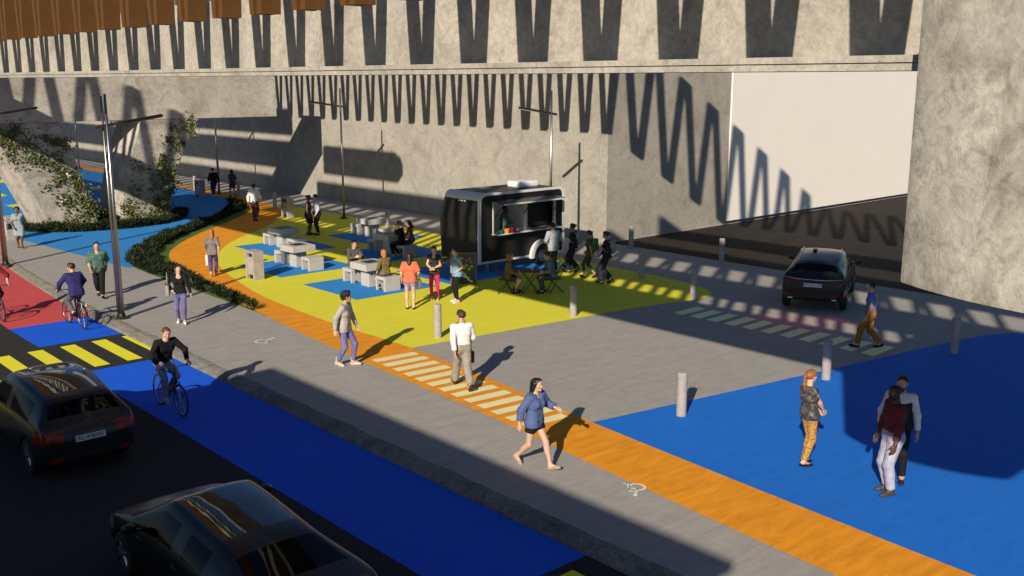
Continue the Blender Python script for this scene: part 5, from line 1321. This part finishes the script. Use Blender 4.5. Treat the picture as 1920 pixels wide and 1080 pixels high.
# dark SUV at the underpass
UV = [(-2.30, .66, .50, .70, .76, .42), (-2.27, .82, .40, .92, .98, .56), (-2.14, .90, .34, 1.06, 1.12, .66), (-2.0, .925, .31, 1.10, 1.18, .68), (-1.62, .94, .28, 1.11, 1.50, .58), (-1.42, .94, .27, 1.10, 1.58, .59),
      (-.80, .945, .25, 1.09, 1.64, .61), (-.34, .945, .25, 1.08, 1.655, .62), (-.24, .945, .25, 1.08, 1.655, .62), (.25, .945, .25, 1.07, 1.63, .61), (.40, .945, .25, 1.06, 1.59, .60), (1.14, .94, .26, 1.03, 1.11, .66), (1.30, .93, .26, 1.01, 1.07, .66), (1.90, .90, .28, .92, .98, .60), (2.18, .82, .32, .72, .80, .52), (2.30, .66, .42, .58, .62, .42)]
UVW = dict(x=(-1.42, 1.40), glass=[(-2.02, -1.58, (6, 7), 2), (-1.44, -.33, (4,), 2), (-.25, 1.05, (4,), 2), (.34, 1.2, (6, 7), 2)], rw=-1.52, ws=.36, handles=(-.5, .6), hz=.96, seatc=(.30, .24, .17))
suv = make_car('suv_car', UV, .945, (27.75, 16.25), 25, 0, 'dark SUV seen from behind stopping before the underpass, red brake lamps glowing', paint_black, UVW, (-2.29, .84, 10, 'WY-012-GN'), lit=True, wr=.36, mirror=(.78, 1.10), zs=.955,
         regions=[('tail_light', 4, lambda c: c.x < -1.80 and .925 < c.z < .985 and abs(c.y) > .36), ('rear_reflector', 4, lambda c: c.x < -1.9 and .50 < c.z < .57 and abs(c.y) > .5), ('headlight', 5, lambda c: c.x > 1.75 and .72 < c.z < .88 and abs(c.y) > .42), ('grille', 1, lambda c: c.x > 2.1 and abs(c.y) < .42 and .42 < c.z < .72)])
b = MB(); b.tube([(-2.19, -.80, 1.03), (-2.285, -.40, 1.005), (-2.30, 0, 1.0), (-2.285, .40, 1.005), (-2.19, .80, 1.03)], .014, 6); b.build('chrome_bar', M['chrome'], suv, smooth=True)
b = MB(); b.box((-.55, .12, 1.57), (-.30, .24, 1.63)); b.build('roof_antenna', M['dark_metal'], suv, bevel=.02)
for s in (-1, 1):
    b = MB(); b.tube([(-2.30, s*.62-.07, .44), (-2.30, s*.62+.07, .44)], .035, 8); b.build('exhaust_pipe', M['chrome'], suv, smooth=True)
    b = MB(); b.tube([(-1.3, s*.56, 1.52), (-.5, s*.58, 1.59), (.25, s*.56, 1.55)], .018, 6); b.build('roof_rail', M['chrome'], suv, smooth=True)
    l = bpy.data.lights.new('brake_glow', 'SPOT'); l.energy = 9; l.color = (1, .05, .06); l.spot_size = R(95); l.spot_blend = .8; l.shadow_soft_size = .06
    lo = bpy.data.objects.new('brake_glow', l); COL.objects.link(lo); lo.parent = suv; lo.location = (-2.33, s*.62, .95); lo.rotation_euler = Vector((-1.0, 0, -.75)).to_track_quat('-Z', 'Y').to_euler()
# ------------------------------------------------------------------ planting
def leaf_mat(name, stops, rough=.6):
    m, nt, p = new_mat(name); p.inputs['Roughness'].default_value = rough; p.inputs['Specular IOR Level'].default_value = .25
    g = nt.nodes.new('ShaderNodeNewGeometry'); nt.links.new(ramp(nt, g.outputs['Random Per Island'], stops), p.inputs['Base Color'])
    return m
hedge_m = leaf_mat('hedge_leaf', [(0, (.005, .010, .003)), (.5, (.009, .017, .005)), (.85, (.018, .034, .009)), (1, (.035, .055, .013))])
clim_m = leaf_mat('climber_leaf', [(0, (.045, .085, .018)), (.35, (.115, .15, .035)), (.55, (.24, .23, .085)), (.72, (.055, .13, .04)), (.86, (.12, .06, .035)), (1, (.20, .18, .08))])
flow_m = leaf_mat('petal', [(0, (.60, .58, .45)), (1, (.75, .73, .62))])
def leaves(P, D, L, Wd, curl=.25):
    """P base, D direction (n,3), lengths, widths -> folded quads (2 per leaf)"""
    n = len(P); D = D/np.linalg.norm(D, axis=1)[:, None]
    A = np.cross(D, RNG.normal(0, 1, (n, 3))); A /= np.linalg.norm(A, axis=1)[:, None]; U = np.cross(A, D)
    L = np.asarray(L)[:, None]; Wd = np.asarray(Wd)[:, None]
    p0 = P - A*Wd*.25; p1 = P + A*Wd*.25; m0 = P + D*L*.55 - A*Wd*.5 + U*L*.06; m1 = P + D*L*.55 + A*Wd*.5 + U*L*.06
    t0 = P + D*L - A*Wd*.08 - U*L*curl; t1 = P + D*L + A*Wd*.08 - U*L*curl
    v = np.stack([p0, p1, m1, m0, t1, t0], 1).reshape(-1, 3); b = np.arange(n)[:, None]*6
    f = np.concatenate([b + np.array([0, 1, 2, 3]), b + np.array([3, 2, 4, 5])], 0)
    return v, f
def in_poly(x, y, poly):
    r = np.zeros(len(x), bool); n = len(poly)
    for i in range(n):
        x0, y0 = poly[i]; x1, y1 = poly[(i+1) % n]
        c = ((y0 > y) != (y1 > y)) & (x < (x1-x0)*(y-y0)/((y1-y0) if y1 != y0 else 1e-9) + x0); r ^= c
    return r
def hedge(name, poly, dens, hgt, label, cat, wob=0.0):
    xs = [p[0] for p in poly]; ys = [p[1] for p in poly]; A = (max(xs)-min(xs))*(max(ys)-min(ys)); n = int(A*dens)
    x = RNG.uniform(min(xs), max(xs), n); y = RNG.uniform(min(ys), max(ys), n); k = in_poly(x, y, poly); x, y = x[k], y[k]
    n = len(x); hh = hgt*(0.72 + .42*np.sin(x*2.3+y*1.1)*np.sin(y*1.9-x*.7) + RNG.uniform(-.12, .35, n)); hh = np.clip(hh, hgt*.35, hgt*1.6)
    Ps, Ds, Ls = [], [], []
    for q in range(17):
        zz = RNG.uniform(0, 1, n)**.7*hh*.8
        Ps.append(np.stack([x + RNG.normal(0, .06, n), y + RNG.normal(0, .06, n), zz], 1)); Ds.append(np.stack([RNG.normal(0, .55, n), RNG.normal(0, .55, n), RNG.uniform(.35, 1.1, n)], 1)); Ls.append(RNG.uniform(.10, .22, n))
    P, D, L = np.concatenate(Ps), np.concatenate(Ds), np.concatenate(Ls)
    v, f = leaves(P, D, L, L*RNG.uniform(.14, .26, len(L)))
    root = empty(name, (float(np.mean(x)), float(np.mean(y)), 0)); tag(root, label, cat)
    me = np_mesh('foliage', [(v - np.array([root.location.x, root.location.y, 0]), f, 0)], [hedge_m]); link_mesh('foliage', me, root)
    return root
gin = [p for p in sOL if 25.3 < p[1] < 52.5]
gout = smooth_line([(13.62, 25.75), (13.66, 28.0), (13.66, 31.0), (13.70, 34.0), (13.95, 36.7), (15.35, 39.4), (17.1, 41.6), (20.6, 44.95), (23.2, 47.0), (25.1, 49.3), (25.9, 52.4)], 5)
struct('hedge_bed', strip_sheet(gin, gout, Z2+.003), M['grass'])
inner = [(x-.45, y+.36) for x, y in gin if 34.0 < y < 52]
hedge('low_hedge', [p for p in gout if 33.6 < p[1] < 52] + inner[::-1], 120, .28, 'low dark evergreen hedge curving between the blue and orange paint', 'hedge')
hedge('low_hedge', [(13.72, 26.4), (13.98, 29.9), (14.30, 32.4), (14.75, 34.6), (13.95, 35.2), (13.78, 33.0), (13.72, 29)], 150, .27, 'narrow pointed end of dark hedge along the pavement behind the woman in black', 'hedge')
ring_ = [(17.4 + 4.25*math.cos(a), 49.6 + 3.75*math.sin(a)) for a in [2*math.pi*i/48 for i in range(48)]]
ring_i = [(17.4 + 3.7*math.cos(a), 49.6 + 3.15*math.sin(a)) for a in [2*math.pi*i/48 for i in range(48)]]
b = MB(); b.sheet(ring_, Z2+.002); struct('pier_bed', b, M['grass'])
half = [p for p in ring_ if p[1] < 49.8]; half_i = [p for p in ring_i if p[1] < 49.8]
hedge('low_hedge', half + half_i[::-1], 150, .34, 'low dark hedge ring planted round the foot of the concrete piers', 'hedge')
def climber(leg, label, seed, ncl=84):
    """leaf clusters growing over the front and right face of a pier leg"""
    rg = np.random.default_rng(seed); bot, top, lean, fn = leg; C_ = []
    tries = 0
    while len(C_) < ncl and tries < 9000:
        tries += 1; u, t = rg.uniform(-.02, 1.06), rg.uniform(0, 1)
        if rg.uniform() > fn(u, t): continue
        e = t*t*lean + t*(1-lean); xl = bot[0] + (top[0]-bot[0])*e; xr = bot[1] + (top[1]-bot[1])*e
        C_.append((xl + (xr-xl)*min(u, 1.02), 48.0 if u < 1 else 48.0 + rg.uniform(0, 1.6), 4.86*t, u >= 1))
    Ps, Ds, Ls, Fs = [], [], [], []
    for (x, y, z, sd) in C_:
        n = rg.integers(18, 46); s = rg.uniform(.09, .22)
        d = rg.normal(0, 1, (n, 3))*np.array([s, .014, s*1.1])
        if sd: d = d[:, [1, 0, 2]]
        p = np.array([x, y - .02, z]) + d; p[:, 1] = np.where(sd, p[:, 1], np.minimum(p[:, 1], 47.99)) if not sd else p[:, 1]
        p[:, 2] = np.maximum(p[:, 2], .05)
        nd = rg.normal(0, .7, (n, 3))*(np.array([.35, 1, 1]) if sd else np.array([1, .35, 1])) + (np.array([.25, 0, -.2]) if sd else np.array([0, -.25, -.25])); Ps.append(p); Ds.append(nd); Ls.append(rg.uniform(.07, .14, n))
        if rg.uniform() < .07: Fs.append(np.array([x, y-.10, z]) + rg.normal(0, 1, (14, 3))*np.array([.05, .02, .05]))
    P, D, L = np.concatenate(Ps), np.concatenate(Ds), np.concatenate(Ls)
    root = empty('climbing_plant', (bot[0], 47.9, 0)); tag(root, label, 'plant', 'climbers on the bridge legs'); off = np.array([bot[0], 47.9, 0])
    v, f = leaves(P, D, L, L*.75); link_mesh('foliage', np_mesh('foliage', [(v-off, f, 0)], [clim_m]), root)
    if Fs:
        for P in Fs:
            v, f = leaves(P, rg.normal(0, .5, P.shape) + np.array([0, -.8, .1]), rg.uniform(.08, .13, len(P)), rg.uniform(.07, .11, len(P)))
            link_mesh('flower_cluster', np_mesh('flower_cluster', [(v-off, f, 0)], [flow_m]), root)
climber(((14.75, 16.9), (12.3, 15.5), .25, lambda u, t: (.9 if u > .38+.0*t else .10) * (1 if not (.30 < t < .52 and u < .5) else .3) if t < .6 else (.95 if u > .05 else .2)), 'flowering climber with green and rusty leaves covering the left leaning bridge leg', 5)
climber(((18.05, 20.4), (19.35, 22.25), .75, lambda u, t: (.95 if t < .33 else (.85 if u > .55 else (.35 if t < .55 else .04)))), 'leafy climber growing over the right leaning bridge leg', 9, 66)
# tall edging tufts visible under the bridge legs
hedge('grass_tuft', [(16.9, 48.1), (17.9, 48.1), (18.0, 49.6), (16.9, 49.6)], 120, .42, 'dark grassy planting between the feet of the two bridge legs', 'plant')
